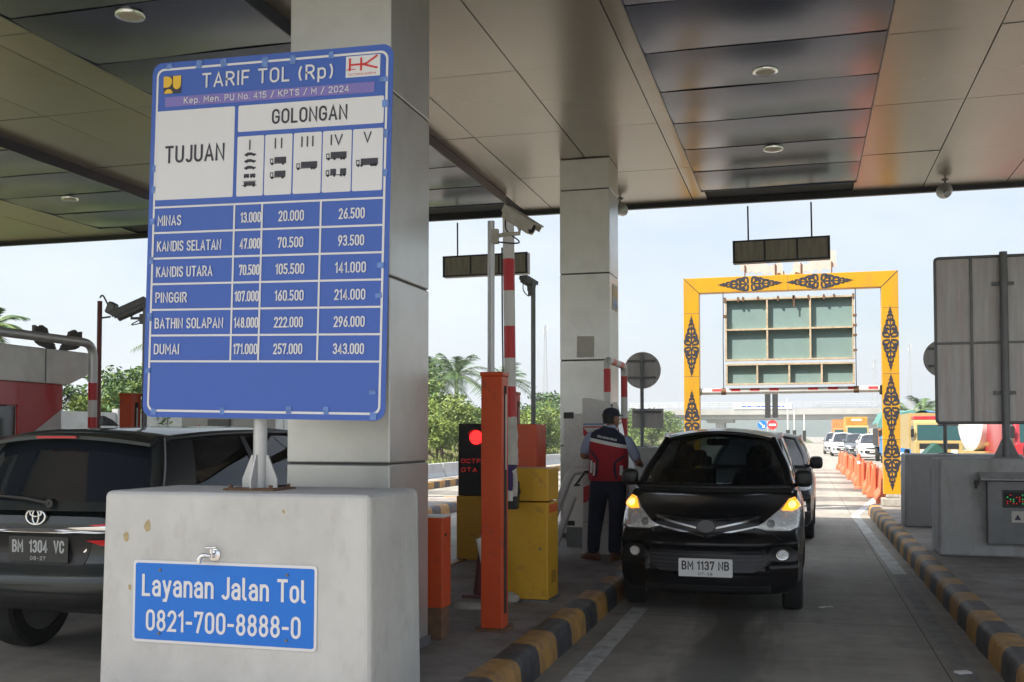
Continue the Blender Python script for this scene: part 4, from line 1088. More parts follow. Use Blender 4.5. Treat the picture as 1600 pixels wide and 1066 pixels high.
def flood(label, loc, yaw):
    t = thing('floodlight', label, 'floodlight', loc, yaw, 'small floodlights under the canopy edge')
    b = MB(); b.cyl((0,0,0), (0,0,-.10), .014, 10); b.cyl((0,0,0), (0,0,-.015), .05, 16); b.build('bracket', M['pole_dark'], t, smooth=40)
    X = Matrix.Translation((0,.02,-.20)) @ Matrix.Rotation(radians(60), 4, 'X')
    b = MB(); b.lathe([(0,-.10),(.05,-.095),(.06,-.02),(.115,.05),(.12,.075),(.11,.08)], 24, X=X); b.build('lamp_body', M['pole'], t, smooth=40)
    b = MB(); b.lathe([(.0,.074),(.108,.07)], 24, X=X); b.build('lamp_glass', M['paper'], t)
    return t
flood('small floodlight under the canopy edge to the right of the rear column', (-2.82, 16.7, ZC), radians(150))
flood('small floodlight under the canopy edge above the large sign back', (2.10, 16.75, ZC), radians(190))

# ================================================================== YELLOW GANTRY
GY = 22.0
t = thing('height_gantry', 'yellow height gantry with black carved scroll ornaments across the lane', 'gantry', (-.26, GY, .188))
def gb(b, name, mats, parent=None, **k):
    return b.build(name, mats, parent or t, **k)
gx0, gx1, gw, gtop = -2.12, 2.12, .32, 4.69
b = MB(); D0, D1 = -.02, .24
b.prism([(gx0,.24),(gx0+gw,.24),(gx0+gw,gtop-gw),(gx0,gtop)], D0, D1, 'y')
pl = gb(b, 'post', M['gyellow'], bevel=.006)
b = MB(); b.prism([(gx1-gw,.24),(gx1,.24),(gx1,gtop),(gx1-gw,gtop-gw)], D0, D1, 'y'); pr = gb(b, 'post', M['gyellow'], bevel=.006)
b = MB(); b.prism([(gx0+.004,gtop),(gx0+gw,gtop-gw+.004),(gx1-gw,gtop-gw+.004),(gx1-.004,gtop)], D0, D1, 'y'); bm_ = gb(b, 'crossbeam', M['gyellow'], bevel=.006)
b = MB(); b.ribbon([(gx0,gtop),(gx0+gw,gtop-gw)], .012, D0-.003); b.ribbon([(gx1,gtop),(gx1-gw,gtop-gw)], .012, D0-.0035); gb(b, 'mitre_trim', M['chrome'])
for xa in (gx0, gx1-gw):
    b = MB()
    for z in (1.32, 2.63, 3.95): b.bb((xa+.003, D0-.0012, z-.004), (xa+gw-.003, D0+.01, z+.004))
    gb(b, 'panel_joint', M['seam'], pl if xa == gx0 else pr)
b = MB(); b.bb((-.004, D0-.0012, gtop-gw+.003), (.004, D0+.01, gtop-.003)); gb(b, 'panel_joint', M['seam'], bm_)
for x in (gx0+gw/2, gx1-gw/2):
    b = MB(); b.bb((x-.2,-.12,0), (x+.2,.32,.16)); b.bb((x-.12,-.03,.16), (x+.12,.2,.24)); gb(b, 'footing', M['stone'], bevel=.02)
def motif(b, cx, cz, ang, L, W):
    """half a carved scroll: wide curled base at (cx,cz), pointed tip at distance L in direction ang"""
    ca, sa = cos(ang), sin(ang)
    def T(u, v): return (cx+ca*u*L - sa*v*W, cz+sa*u*L + ca*v*W)      # u along, v across (-.5...5)
    y = D0-.004; k = [0]
    def S(pts, ws):
        k[0] += 1; P = catmull([T(*p)+(0,) for p in pts], 5)
        n_ = len(P); b.ribbon([(p[0], p[1]) for p in P], [1.4*(ws[0]+(ws[1]-ws[0])*i/(n_-1)) for i in range(n_)], y-.0003*(k[0] % 11))
    S([(.02,0),(.3,0),(.6,0),(1.0,0)], (.03*W/.3, .006))
    for s in (-1, 1):
        S([(.0,.04*s),(.0,.30*s),(.03,.47*s),(.12,.50*s),(.17,.42*s),(.14,.33*s),(.09,.36*s)], (.028, .03))
        S([(.05,.02*s),(.10,.16*s),(.2,.27*s),(.27,.24*s),(.26,.15*s),(.21,.15*s)], (.02, .03))
        S([(.17,.40*s),(.27,.40*s),(.36,.33*s),(.38,.24*s),(.34,.19*s)], (.035, .02))
        S([(.30,.01*s),(.37,.12*s),(.46,.24*s),(.53,.20*s),(.50,.13*s)], (.018, .028))
        S([(.40,.26*s),(.50,.27*s),(.58,.20*s)], (.03, .012))
        S([(.50,.01*s),(.56,.08*s),(.63,.17*s),(.70,.13*s),(.67,.08*s)], (.016, .024))
        S([(.67,.01*s),(.74,.08*s),(.81,.09*s),(.82,.05*s)], (.014, .018))
        S([(.80,.01*s),(.86,.05*s),(.92,.03*s)], (.012, .01))
b = MB(); W = .27
for z, dn in ((3.30,1),(3.24,-1),(1.72,1),(1.66,-1),(.35,1)):
    if z == .35: motif(b, gx0+gw/2, z, pi/2, .42, W)
    else: motif(b, gx0+gw/2, z, dn*pi/2, .62 if z > 3 else .64, W)
gb(b, 'scroll_ornament', M['ink'], pl, fix=False)
b = MB()
for z, dn in ((3.37,1),(3.30,-1),(2.02,1),(1.95,-1),(.98,1),(.92,-1)): motif(b, gx1-gw/2, z, dn*pi/2, .62, W)
gb(b, 'scroll_ornament', M['ink'], pr, fix=False)
b = MB()
for x, dn in ((-.80,-1),(-.72,1),(.58,-1),(.66,1)): motif(b, x, gtop-gw/2, 0 if dn > 0 else pi, .62, W)
gb(b, 'scroll_ornament', M['ink'], bm_, fix=False)
# crest boards on top
b = MB(); r_ = random.Random(5)
for s, x0_ in ((-1,-.10),(1,.10)):
    top = []; 
    for k in range(22):
        u = k/21; x = s*(.1+.85*u); z = .20+.16*u+.05*sin(u*17)+.03*sin(u*31)+(.18*max(0,u-.75)/.25)
        top.append((x, z))
    bot = [(s*(.95-.85*k/14), .02+.09*(1-k/14)+.04*sin(k*2.1)) for k in range(15)]
    b.prism([(p[0], gtop+p[1]) for p in top+bot], .05, .08, 'y')
for s in (-1, 1): b.prism([(s*.02,gtop+.02),(s*.25,gtop+.02),(s*.25,gtop+.26)], .085, .105, 'y')
gb(b, 'crest', M['pinkcrest'])
b = MB()
for x in (-.86,-.25,.26,.86): b.cyl((x,.03,gtop-.005), (x,.03,gtop+.24), .012, 8)
gb(b, 'crest_strut', M['rust'])
# the information board seen from behind (hung on wires) and height limiting bar
tb = thing('hanging_board', 'back of a teal board with timber frame hanging inside the yellow gantry', 'board', (-.26, GY+.06, .188))
def back_board(x0, x1, z0, z1, cols, rows_):
    b = MB(); b.bb((x0,.02,z0), (x1,.03,z1)); p = b.build('sheet', M['teal'], tb)
    b = MB(); w = .035; d0 = -.085
    for i in range(cols+1):
        x = x0+(x1-x0)*i/cols; x = min(max(x, x0+w/2), x1-w/2); b.bb((x-w/2, d0, z0), (x+w/2, .019, z1))
    for j in range(rows_+1):
        z = z0+(z1-z0)*j/rows_; z = min(max(z, z0+w/2), z1-w/2); b.bb((x0, d0-.004, z-w/2), (x1, .0185, z+w/2))
    b.build('timber_frame', M['wood'], p)
back_board(-1.27, 1.28, 2.94, 4.23, 3, 2); back_board(-1.26, 1.28, 2.44, 2.88, 4, 1)
b = MB()
for x in [-1.27,-1.0,-.9,-.6,-.2,.1,.12,.4,.7,.9,1.27]: b.bb((x-.02,-.10,4.19-random.uniform(0,.05)), (x+.02,.0,4.26))
for z in (3.1, 3.4, 3.6, 3.8): b.bb((1.255,-.10,z), (1.33,.03,z+.04))
b.bb((-1.3,-.1,3.85), (-1.24,.03,3.9)); b.bb((.1,-.095,4.02), (.13,-.086,4.2))
b.build('fixing', M['rust'], tb)
b = MB()
for x in (-1.31, 1.31):
    b.tube([(x,.0,4.37),(x+.004,-.02,4.0),(x-.003,-.03,3.4),(x,.0,2.36)], .009, 6)
b.build('wire', M['black'], tb)
tl = thing('height_bar', 'white height limiting bar with red dashes hung across the gantry', 'height bar', (-.26, GY+.10, 2.50))
b = MB(); b.cyl((-1.90,0,.0), (1.82,0,.022), .066, 18); b.build('bar', M['white'], tl, smooth=40)
b = MB()
for k in range(9):
    x = -1.45+.385*k
    if k in (4,): continue
    X = Matrix.Translation((x,0,.011+.006*x))
    b.grid(lambda u, v, x=x: (.19*(u-.5), -.0675*cos(radians(2+56*v)), .0675*sin(radians(2+56*v))), 2, 5, X=X)
b.build('red_dash', M['red'], tl)
for x in (-1.31, 1.31):
    b = MB(); b.cyl((x-.05,0,.008*x/1.3+.01), (x+.05,0,.01+.008*x/1.3), .071, 16); b.build('collar', M['rust'], tl, smooth=40)
for x in (-1.86, 1.82):
    b = MB(); b.bb((x-.07,-.08,-.09), (x+.07,.08,.10)); b.build('end_bracket', M['black'], tl, bevel=.02)

# ================================================================== LEFT BOOTH
t = thing('toll_booth', 'red toll booth with pale grey roof fascia at the far left', 'booth', (-8.05, 7.6, .188))
b = MB(); b.bb((-.7,-1.7,0), (.70,1.52,.62)); b.build('lower_wall', M['boothgrey'], t, bevel=.01)
b = MB(); b.bb((-.68,-1.68,.62), (.66,.80,1.92)); b.build('inner_wall', M['interior'], t)
b = MB(); b.prism([(.89,.62),(.89,1.70),(-1.7,1.70),(-1.7,1.93),(1.52,1.93),(1.52,1.68),(1.0,1.38),(1.0,.62)], .68, .71, 'x'); b.build('side_panel', M['boothred'], t, bevel=.004)
b = MB(); b.prism([(1.003,.62),(1.515,.62),(1.515,1.674),(1.003,1.374)], .67, .70, 'x'); b.build('white_panel', M['white'], t)
b = MB(); b.bb((-.7,1.49,.62), (.66,1.52,1.93)); b.build('end_wall', M['boothgrey'], t)
b = MB(); b.prism([(-1.62,.66),(.88,.66),(.88,1.69),(-1.62,1.69)], .672, .682, 'x'); b.build('window', M['windark'], t)
b = MB(); b.prism([(-2.2,2.14),(-2.0,1.93),(1.55,1.93),(2.0,2.10),(2.0,2.22),(1.85,2.28),(-2.2,2.28)], -.8, .76, 'x'); fa = b.build('roof_fascia', M['boothgrey'], t, bevel=.01)
b = MB()
for y in (-1.2, 0, 1.2): b.bb((.761,y-.006,1.94), (.763,y+.006,2.275))
b.build('fascia_joint', M['seam'], fa)
t = thing('pipe_guard', 'long grey pipe rail with red and white striped leg in front of the red booth', 'pipe guard', (-7.08, 9.25, .188))
b = MB(); b.tube(bend([(0,-5.5,2.36),(0,.0,2.36),(0,.0,1.95)], .16), .045, 14); b.build('rail', M['pole'], t, smooth=50)
b = MB()
for i in range(11): b.cyl((0,0,1.95-.1773*i), (0,0,1.95-.1773*(i+1)), .046, 16, i % 2)
b.build('striped_leg', [M['red'], M['white']], t, smooth=50)
def crest(label, loc, s):
    pts = [(0,0),(.06,.10),(.10,.13),(.13,.22),(.20,.25),(.24,.22),(.30,.24),(.30,.17),(.36,.15),(.34,.10),(.29,.11),(.26,.05),(.20,.02),(.10,.0)]
    b = MB(); b.prism([(s*p[0]*1.1, p[1]*.95+.05) for p in pts], -.02, .02, 'x')
    b.cyl((0,.06*s,-.02), (0,.06*s,.10), .04, 8)
    tag(b.build('roof_crest', M['crestgrey'], loc=loc), label, 'ornament')
crest('grey carved crest on the booth roof, the left one of the pair', (-7.72, 9.46, 2.47), -1)
crest('grey carved crest on the booth roof, the right one of the pair', (-7.72, 9.54, 2.47), 1)
t = thing('floodlight_pole', 'thin dark red pole with a small floodlight behind the booth', 'lamp pole', (-9.85, 13.0, 0))
b = MB(); b.cyl((0,0,0), (0,0,3.55), .035, 12); b.build('pole', M['darkred'], t, smooth=40)
b = MB(); b.cyl((0,0,3.30), (.16,.03,3.32), .014, 8); b.tube(catmull([(0,0,3.6),(.05,0,3.63),(.12,.02,3.5)], 5), .012, 6); b.build('arm', M['pole_dark'], t, smooth=40)
X = Matrix.Translation((.18,.03,3.44)) @ Matrix.Rotation(radians(25), 4, 'Y'); b = MB(); b.prism(rrect(-.07,-.09,.07,.09,.03), -.05, .05, 'y', X=X); b.build('lamp_body', M['pole_dark'], t, bevel=.02)
t = thing('notice_board', 'low white notice board with red letters seen above the grey car roof', 'notice board', (-7.25, 12.3, .188))
b = MB(); b.bb((-.75,-.02,1.35), (.62,.02,1.66)); b.build('board', M['white'], t)
b = MB(); put_text(b, 'M', -.50, 1.50, .10, None, -.025); put_text(b, 'erhan', .33, 1.44, .10, .34, -.025); b.build('lettering', M['signred'], t, fix=False)
b = MB(); b.bb((-.34,-.05,1.40), (-.02,-.021,1.62)); b.build('screen', M['pole_dark'], t)
for x in (-.68, .10):
    b = MB(); b.bb((x-.07,-.019,0), (x+.07,.10,1.60)); b.build('post', M['orange'], t)
# ================================================================== VEHICLES
def to_mesh(bmv, bmf): 
    me = bpy.data.meshes.new('m'); me.from_pydata(bmv, [], bmf); return me
def car_shell(P):
    L = P['L']; nu, nv, nw = P.get('nu', 46), P.get('nv', 18), P.get('nw', 16)
    idx = {}; V = []; F = []
    sm = lambda t: t*t*(3-2*t)
    def pos(i, j, k):
        u = -1+2*i/nu; v = -1+2*j/nv; w = k/nw
        u = .45*u+.55*sin(pi/2*u)
        y = u*L/2
        zt, zb = spl(y, P['top']), spl(y, P['bot'])
        z = zb+(zt-zb)*w
        hw = spl(y, P['wid'])*spl(w, P['sec'])
        v2 = .55*v+.45*sin(pi/2*v)
        x = v2*hw; av = abs(v2)
        z -= spl(y, P['crown'])*av**3.2*max(0, w-.5)*2
        t = min(1, max(0, (y-P['yf'])/(L/2-P['yf'])))
        y2 = y - sm(t)*(P['cf']*av**2.6) - t**4*spl(z, P['fprof'])
        if 'fdisp' in P: y2 -= t**6*P['fdisp'](x, z)
        t = min(1, max(0, (-y-P['yr'])/(L/2-P['yr'])))
        y2 += sm(t)*(P['cr']*av**3) + t**4*spl(z, P['rprof'])
        return (x, y2, z)
    def vid(i, j, k):
        q = (i, j, k)
        if q not in idx: idx[q] = len(V); V.append(pos(*q))
        return idx[q]
    for j in range(nv):
        for k in range(nw):
            for i in (0, nu):
                F.append([vid(i,j,k), vid(i,j+1,k), vid(i,j+1,k+1), vid(i,j,k+1)][::(-1 if i == 0 else 1)])
    for i in range(nu):
        for k in range(nw):
            for j in (0, nv):
                F.append([vid(i,j,k), vid(i+1,j,k), vid(i+1,j,k+1), vid(i,j,k+1)][::(1 if j == 0 else -1)])
        for j in range(nv):
            for k in (0, nw):
                F.append([vid(i,j,k), vid(i+1,j,k), vid(i+1,j+1,k), vid(i,j+1,k)][::(-1 if k == 0 else 1)])
    return V, F

class Car:
    def __init__(s, P, name, label, cat, loc, rz, paint, group=None):
        s.P = P; s.t = thing(name, label, cat, loc, rz, group); s.paint = paint
        V, F = car_shell(P)
        s.bvh = BVHTree.FromPolygons([Vector(v) for v in V], F)
        me = to_mesh(V, F); bm = bmesh.new(); bm.from_mesh(me); bmesh.ops.recalc_face_normals(bm, faces=bm.faces); bm.to_mesh(me); bm.free()
        me.materials.append(paint); me.materials.append(M['matte_black'])
        o = bpy.data.objects.new('body', me); COL.objects.link(o)
        c = MB(); W = P['W']/2
        for y in P['axles']:
            for sx_ in (-1, 1):
                X = Matrix.Translation((sx_*(W-.10), y, P['wr'])) @ Matrix.Rotation(pi/2, 4, 'Y')
                c.lathe([(P['wr']+.065,-.22),(P['wr']+.065,.22)], 36, 1, X=X)
        c.bb((-W+.17, P['cab'][0], .42), (W-.17, P['cab'][1], 2.2), 1)
        cm = c.mesh('cut', [paint, M['matte_black']]); co = bpy.data.objects.new('cut', cm); COL.objects.link(co)
        md = o.modifiers.new('b', 'BOOLEAN'); md.operation = 'DIFFERENCE'; md.object = co; md.solver = 'EXACT'
        dg = bpy.context.evaluated_depsgraph_get()
        nm = bpy.data.meshes.new_from_object(o.evaluated_get(dg))
        o.modifiers.clear(); o.data = nm; bpy.data.objects.remove(co)
        nm.polygons.foreach_set('use_smooth', [True]*len(nm.polygons)); nm.set_sharp_from_angle(angle=radians(38))
        o.parent = s.t; s.body = o
    def cast(s, a, b, d):
        R = {'f': ((a, 6, b), (0,-1,0)), 'r': ((a,-6,b), (0,1,0)), 'R': ((6,a,b), (-1,0,0)), 'L': ((-6,a,b), (1,0,0)), 't': ((a,b,6), (0,0,-1))}[d]
        h = s.bvh.ray_cast(Vector(R[0]), Vector(R[1]))
        return (h[0], h[1]) if h[0] is not None else (None, None)
    def patch(s, poly, d, off=.006, smooth=0, cuts=3, mb=None, mat=0, sink=.03, bulge=0):
        """polygon given in the front/rear (x,z), side (y,z) or top (x,y) view, laid on the body surface"""
        pts = [(p[0], p[1]) for p in poly]
        if smooth: pts = [(p.x, p.y) for p in catmull([(a, b, 0) for a, b in pts], smooth, True)]
        bm = bmesh.new(); vs = [bm.verts.new((p[0], p[1], 0)) for p in pts]; bm.faces.new(vs)
        bmesh.ops.triangulate(bm, faces=bm.faces[:])
        bmesh.ops.subdivide_edges(bm, edges=bm.edges[:], cuts=cuts, use_grid_fill=True)
        bmesh.ops.triangulate(bm, faces=bm.faces[:])
        bm.verts.ensure_lookup_table(); bm.faces.ensure_lookup_table()
        mb = mb or MB(); out = []; last = None
        ax = Vector({'f': (0,1,0), 'r': (0,-1,0), 'R': (1,0,0), 'L': (-1,0,0), 't': (0,0,1)}[d])
        bset = {v.index for e in bm.edges if len(e.link_faces) == 1 for v in e.verts}
        miss = []
        for v in bm.verts:
            h, nrm = s.cast(v.co.x, v.co.y, d)
            if h is None: miss.append(v.index); out.append(None); continue
            if nrm.dot(ax) < 0: nrm = -nrm
            k = bulge if v.index not in bset else 0
            out.append(h+(nrm*.6+ax*.4).normalized()*(off+k))
        good = [q for q in out if q is not None]
        if not good: bm.free(); return mb
        for i in miss:
            c = bm.verts[i].co
            j = min((q for q in range(len(out)) if out[q] is not None and q not in miss), key=lambda q: (bm.verts[q].co-c).length)
            out[i] = out[j].copy()
        fs = [[v.index for v in f.verts] for f in bm.faces]
        base = [q-ax*sink for q in out]; n = len(out)
        be = [[v.index for v in e.verts] for e in bm.edges if len(e.link_faces) == 1]
        fs += [[a, b, b+n, a+n] for a, b in be]
        mb.add(out+base, fs, mat); bm.free(); return mb
    def add(s, name, poly, d, mat, parent=None, **k):
        return s.patch(poly, d, **k).build(name, mat, parent or s.t, smooth=50)
    def mirror(s, poly): return [(-p[0], p[1]) for p in poly]
    # greenhouse
    def side(s, y, t, sg):
        P = s.P; wb = spl(y, P['wbelt']); wr = spl(y, P['wroof'])
        x = wb+(wr-wb)*t + .035*sin(pi*t)*.6
        zb = spl(y, P['belt']); zr = spl(y, P['redge'])
        return Vector((sg*x, y, zb+(zr-zb)*t))
    def ln(s, l, t): return l[0]+(l[1]-l[0])*t
    def greenhouse(s, glass_f, glass_s, glass_r, opaque_roof=True):
        P = s.P; t = s.t; A, D = P['lineA'], P['lineD']; b0, b1 = P['bulge']; cr = P['rcrown']
        def ws(u, v):
            c = s.side(s.ln(A, v), v, 1); q = 2*u-1; k = 1-q*q
            return Vector((q*c.x, c.y+(b0+(b1-b0)*v)*k, c.z+cr*k*v))
        b = MB(); b.grid(lambda u, v: ws(u, v*.985+.005), 20, 14); b.build('windshield', glass_f, t, smooth=60)
        def rf(u, v):
            y = A[1]+(D[1]-A[1])*v; c = s.side(y, 1, 1); q = 2*u-1; k = 1-q*q
            return Vector((q*c.x, y+(b1*(1-v)**3-P['rbulge']*v**3)*k, c.z+cr*k+.0))
        b = MB(); b.grid(rf, 20, 24)
        b.grid(lambda u, v: rf(u, v)-Vector((0,0,.045)), 20, 24, 1); b.build('roof', [s.paint, M['interior']], t, smooth=60)
        def rw(u, v):
            c = s.side(s.ln(D, v), v, 1); q = 2*u-1; k = 1-q*q
            return Vector((q*c.x, c.y-P['rbulge']*k, c.z+cr*k*v))
        z0 = P.get('rw0', 0)
        b = MB(); b.grid(lambda u, v: rw(u*.94+.03, z0+v*(.97-z0)), 16, 10); rg = b.build('rear_window', glass_r, t, smooth=60)
        if z0: b = MB(); b.grid(lambda u, v: rw(u, v*z0), 16, 3); b.build('tailgate_top', s.paint, t, smooth=60)
        fr = MB()
        for sg in (-1, 1):
            lines = P['lines']
            for i in range(len(lines)-1):
                la, lb = lines[i], lines[i+1]
                b = MB(); b.grid(lambda u, v: s.side(s.ln(la, v)+(s.ln(lb, v)-s.ln(la, v))*u, v, sg)*1.0, 8, 8); b.build('side_window', glass_s, t, smooth=60)
            def strip(l, w0, w1, off=.008, m=0):
                for o_ in (off, -.02):
                    fr.grid(lambda u, v: s.side(s.ln(l, v)+(w0 if u < .5 else w1)*(1), v, sg)+Vector((sg*o_, 0, 0)), 1, 8, m)
            for l in lines[1:-1]: strip(l, -.035, .035, .006, 1)
            strip(lines[0], -.05, .05)
            strip(lines[-1], -P['dpw'], .0)
            if lines[-1] != D:
                l = lines[-1]
                for o_ in (.008, -.02):
                    fr.grid(lambda u, v: s.side(s.ln(l, v)+(s.ln(D, v)-s.ln(l, v))*u, v, sg)+Vector((sg*o_, 0, 0)), 6, 8)
            pa = [ws(1 if sg > 0 else 0, k/10)+Vector((0, 0, .004)) for k in range(11)]; fr.tube(pa, P.get('apr', .036), 10)
            pd = [rw(1 if sg > 0 else 0, k/8) for k in range(9)]; fr.tube(pd, P.get('dpr', .035), 10)
            pr_ = [s.side(A[1]+(D[1]-A[1])*k/14, 1, sg) for k in range(15)]; fr.tube(pr_, .028, 10)
            pb = [s.side(A[0]+(lines[-1][0]-A[0])*k/14, 0, sg)+Vector((sg*.004,0,-.004)) for k in range(15)]; fr.tube(pb, .014, 8, 1)
        fr.tube([ws(k/14, .995) for k in range(15)], .022, 8); fr.tube([rw(k/14, .99) for k in range(15)], .026, 8)
        fr.tube([ws(k/14, .0) for k in range(15)], .022, 8, 1)
        fr.build('window_frame', [s.paint, M['black']], t, smooth=50)
        s.ws = ws; s.rw = rw
        # cowl / shelf closing the gap between the glass foot and the bonnet
        cw = MB(); cw.grid(lambda u, v: ws(u, .0)+Vector((0, .12*v-.02, -.035*v-.005)), 14, 2); cw.build('cowl', M['matte_black'], t)
    def wheels(s, rim_mat, spokes=5):
        P = s.P; r = P['wr']; w = P['tw']; proto = None
        for y in P['axles']:
            for sg in (-1, 1):
                X = Matrix.Translation((0,0,0)) @ Matrix.Rotation(pi/2*sg, 4, 'Y')
                b = MB(); b.lathe([(r*.66,-w/2),(r*.9,-w/2),(r*.975,-w*.42),(r,-w*.3),(r,w*.3),(r*.975,w*.42),(r*.9,w/2),(r*.66,w/2)], 40, X=X, closed=True)
                for g in (-.22, 0, .22): b.lathe([(r*1.001, w*g-.012),(r*1.003, w*g),(r*1.001, w*g+.012)], 40, 0, X=X)
                o = b.build('wheel', M['rubber'], s.t, smooth=35, loc=(sg*(P['W']/2-.02-w/2), y, r))
                b = MB(); b.lathe([(r*.68,-w*.45),(r*.66,w*.40),(r*.63,w*.42),(r*.60,w*.30),(r*.58,-w*.2)], 36, X=X)
                b.lathe([(0,w*.34),(r*.14,w*.34),(r*.16,w*.28),(r*.16,w*.1)], 16, X=X)
                for k in range(spokes):
                    R_ = X @ Matrix.Rotation(2*pi*k/spokes, 4, 'Z'); b.box((r*.37,0,w*.24), (r*.52,r*.15,w*.14), X=R_)
                b.lathe([(0,-w*.1),(r*.6,-w*.1)], 24, 1, X=X)
                b.build('rim', [rim_mat, M['matte_black']], o, smooth=35)
    def mirrors(s, y, z, mat, k=1.0):
        for sg in (-1, 1):
            base = s.side(y, .06, sg)
            b = MB(); c = base+Vector((sg*.14*k, .05, z))
            bm = bmesh.new(); bmesh.ops.create_uvsphere(bm, u_segments=18, v_segments=12, radius=1)
            q = [v.co.copy() for v in bm.verts]; f = [[v.index for v in fc.verts] for fc in bm.faces]; bm.free()
            b.add([c+Vector((math.copysign(abs(p.x)**.6, p.x)*.10*k, (math.copysign(abs(p.y)**.8, p.y) if p.y > 0 else p.y*.35)*.085*k, math.copysign(abs(p.z)**.6, p.z)*.10*k)) for p in q], f)
            o = b.build('wing_mirror', mat, s.t, smooth=60)
            b = MB(); b.tube([base+Vector((-sg*.02,0,-.02)), base+Vector((sg*.06,.03,z*.5-.02)), c+Vector((-sg*.05,0,-.03))], .022, 8); b.build('mirror_stalk', M['black'], o, smooth=60)
            b = MB(); b.bb(c+Vector((-.09*k,-.034*k,-.06*k)), c+Vector((.09*k,-.0315*k,.06*k))); b.build('mirror_glass', M['chrome'], o)
    def seats(s):
        P = s.P; w = P['W']/2
        for y, rows_ in ((.15, 2), (-.75, 2)):
            for sg in (-1, 1):
                b = MB(); x = sg*w*.44
                b.prism(rrect(x-.24, y-.1, x+.24, y+.38, .08), .50, .66, 'z')
                b.prism([(y-.08,.66),(y+.06,.66),(y-.04,1.22),(y-.16,1.22)], x-.23, x+.23, 'x')
                b.prism(rrect(x-.12,1.25,x+.12,1.43,.05), y-.17, y-.09, 'y')
                b.build('seat', M['interior'], s.t, bevel=.02)
        b = MB(); b.prism([(.82,.55),(.98,.55),(1.02,.99),(.80,.97),(.70,.90)], -w+.19, w-.19, 'x'); b.build('dashboard', M['matte_black'], s.t, bevel=.02)
        X = Matrix.Translation((w*.44,.62,.95)) @ Matrix.Rotation(radians(-60), 4, 'X')
        b = MB(); b.tube([X @ Vector((.18*cos(2*pi*k/24), .18*sin(2*pi*k/24), 0)) for k in range(24)], .014, 8, closed=True)
        b.tube([X @ Vector((-.17,0,0)), X @ Vector((.17,0,0))], .014, 6); b.build('steering_wheel', M['black'], s.t, smooth=60)
    def rear_mirror(s):
        b = MB(); p = s.ws(.5, .86); b.prism(rrect(-.115, p.z-.035, .115, p.z+.035, .025), p.y-.09, p.y-.055, 'y'); b.tube([p+Vector((0,-.01,.03)), p+Vector((0,-.06,.0))], .01, 6)
        b.build('rear_view_mirror', M['black'], s.t)

def plate(car, x, y, z, rz, text, sub, bg_m, ink, w=.45, h=.15, tilt=0):
    X = Matrix.Translation((x, y, z)) @ Matrix.Rotation(rz, 4, 'Z') @ Matrix.Rotation(tilt, 4, 'X')
    b = MB(); b.prism(rrect(-w/2,-h/2,w/2,h/2,.012), -.006, .006, 'y', X=X); p = b.build('licence_plate', bg_m, car.t)
    b = MB()
    n = text.split(' '); tw = w*.88
    put_text(b, text, 0, h*.12, h*.50, tw, -.0085, X=X, sw=.16)
    if sub: put_text(b, sub, 0, -h*.34, h*.15, w*.26, -.0085, X=X, sw=.16)
    b.build('lettering', ink, p, fix=False)
    return p

# ---------------------------------------------------------------- black people carrier at the toll machine
def mpv_disp(x, z):
    sm = lambda a, b, v: (lambda t: t*t*(3-2*t))(min(1, max(0, (v-a)/(b-a))))
    ax = abs(x)
    d = .045*sm(.54, .50, ax)*sm(.385, .42, z)*sm(.625, .59, z)                       # lower grille pocket
    d += .03*sm(.50, .55, ax)*sm(.80, .74, ax)*sm(.47, .51, z)*sm(.66, .62, z)         # fog lamp pocket
    d += .02*sm(.46, .40, ax)*sm(.72, .75, z)*sm(.90, .87, z)                          # upper grille
    return d
def mpv_params(L=4.14, W=1.66, H=1.68):
    w = W/2; h = L/2
    return dict(L=L, W=W, wr=.295, tw=.185, axles=(-1.36, 1.24), cab=(-1.75, .98),
        top=[(-h,.93),(-h+.1,.99),(-1.5,1.0),(0,1.04),(.85,1.10),(1.08,1.115),(1.35,1.08),(1.7,1.0),(1.92,.925),(h,.86)],
        bot=[(-h,.36),(-1.75,.26),(-1.3,.22),(1.3,.21),(1.8,.21),(h,.22)],
        wid=[(-h,.93*w),(-1.6,w*.99),(-.5,w),(1.1,w),(1.6,w*.985),(h,w*.93)],
        sec=[(0,.90),(.12,.975),(.3,1.0),(.55,.995),(.75,1.0),(.9,.975),(1,.925)],
        crown=[(-h,.02),(.8,.015),(1.1,.04),(1.6,.07),(h,.06)],
        yf=1.15, cf=.25, yr=1.4, cr=.18, nv=40, nw=34, nu=60, fdisp=mpv_disp,
        fprof=[(.2,.07),(.27,.02),(.42,.0),(.58,.008),(.655,.0),(.69,.02),(.74,.05),(.84,.06),(.92,.10)],
        rprof=[(.3,.06),(.45,0),(.7,.02),(.95,.08)],
        wbelt=[(-h,w*.86),(-1.6,w*.91),(-.5,w*.925),(.5,w*.915),(1.12,w*.84)], wroof=[(-1.9,w*.66),(-1.2,w*.71),(0,w*.71),(.33,w*.64)],
        belt=[(-2,1.0),(0,1.03),(1.2,1.115)], redge=[(-1.9,H-.13),(-1.2,H-.09),(-.2,H-.08),(.25,H-.115),(.6,H-.17)],
        lineA=(1.14,.36), lineD=(-1.95,-1.72), lines=[(1.10,.33),(.15,.02),(-.82,-.82),(-1.62,-1.42)], dpw=.02,
        bulge=(.20,.14), rcrown=.075, rbulge=.08, apr=.036)
PA = mpv_params()
ca = Car(PA, 'minivan', 'black minivan facing the camera at the toll machine, amber indicators lit', 'car', (-.82, 11.27, 0), pi-radians(0), M['carblack'])
ca.greenhouse(M['glass'], M['privacy'], M['glass']); ca.wheels(M['carsilver']); ca.seats(); ca.rear_mirror(); ca.mirrors(.93, .07, M['black'], .82)
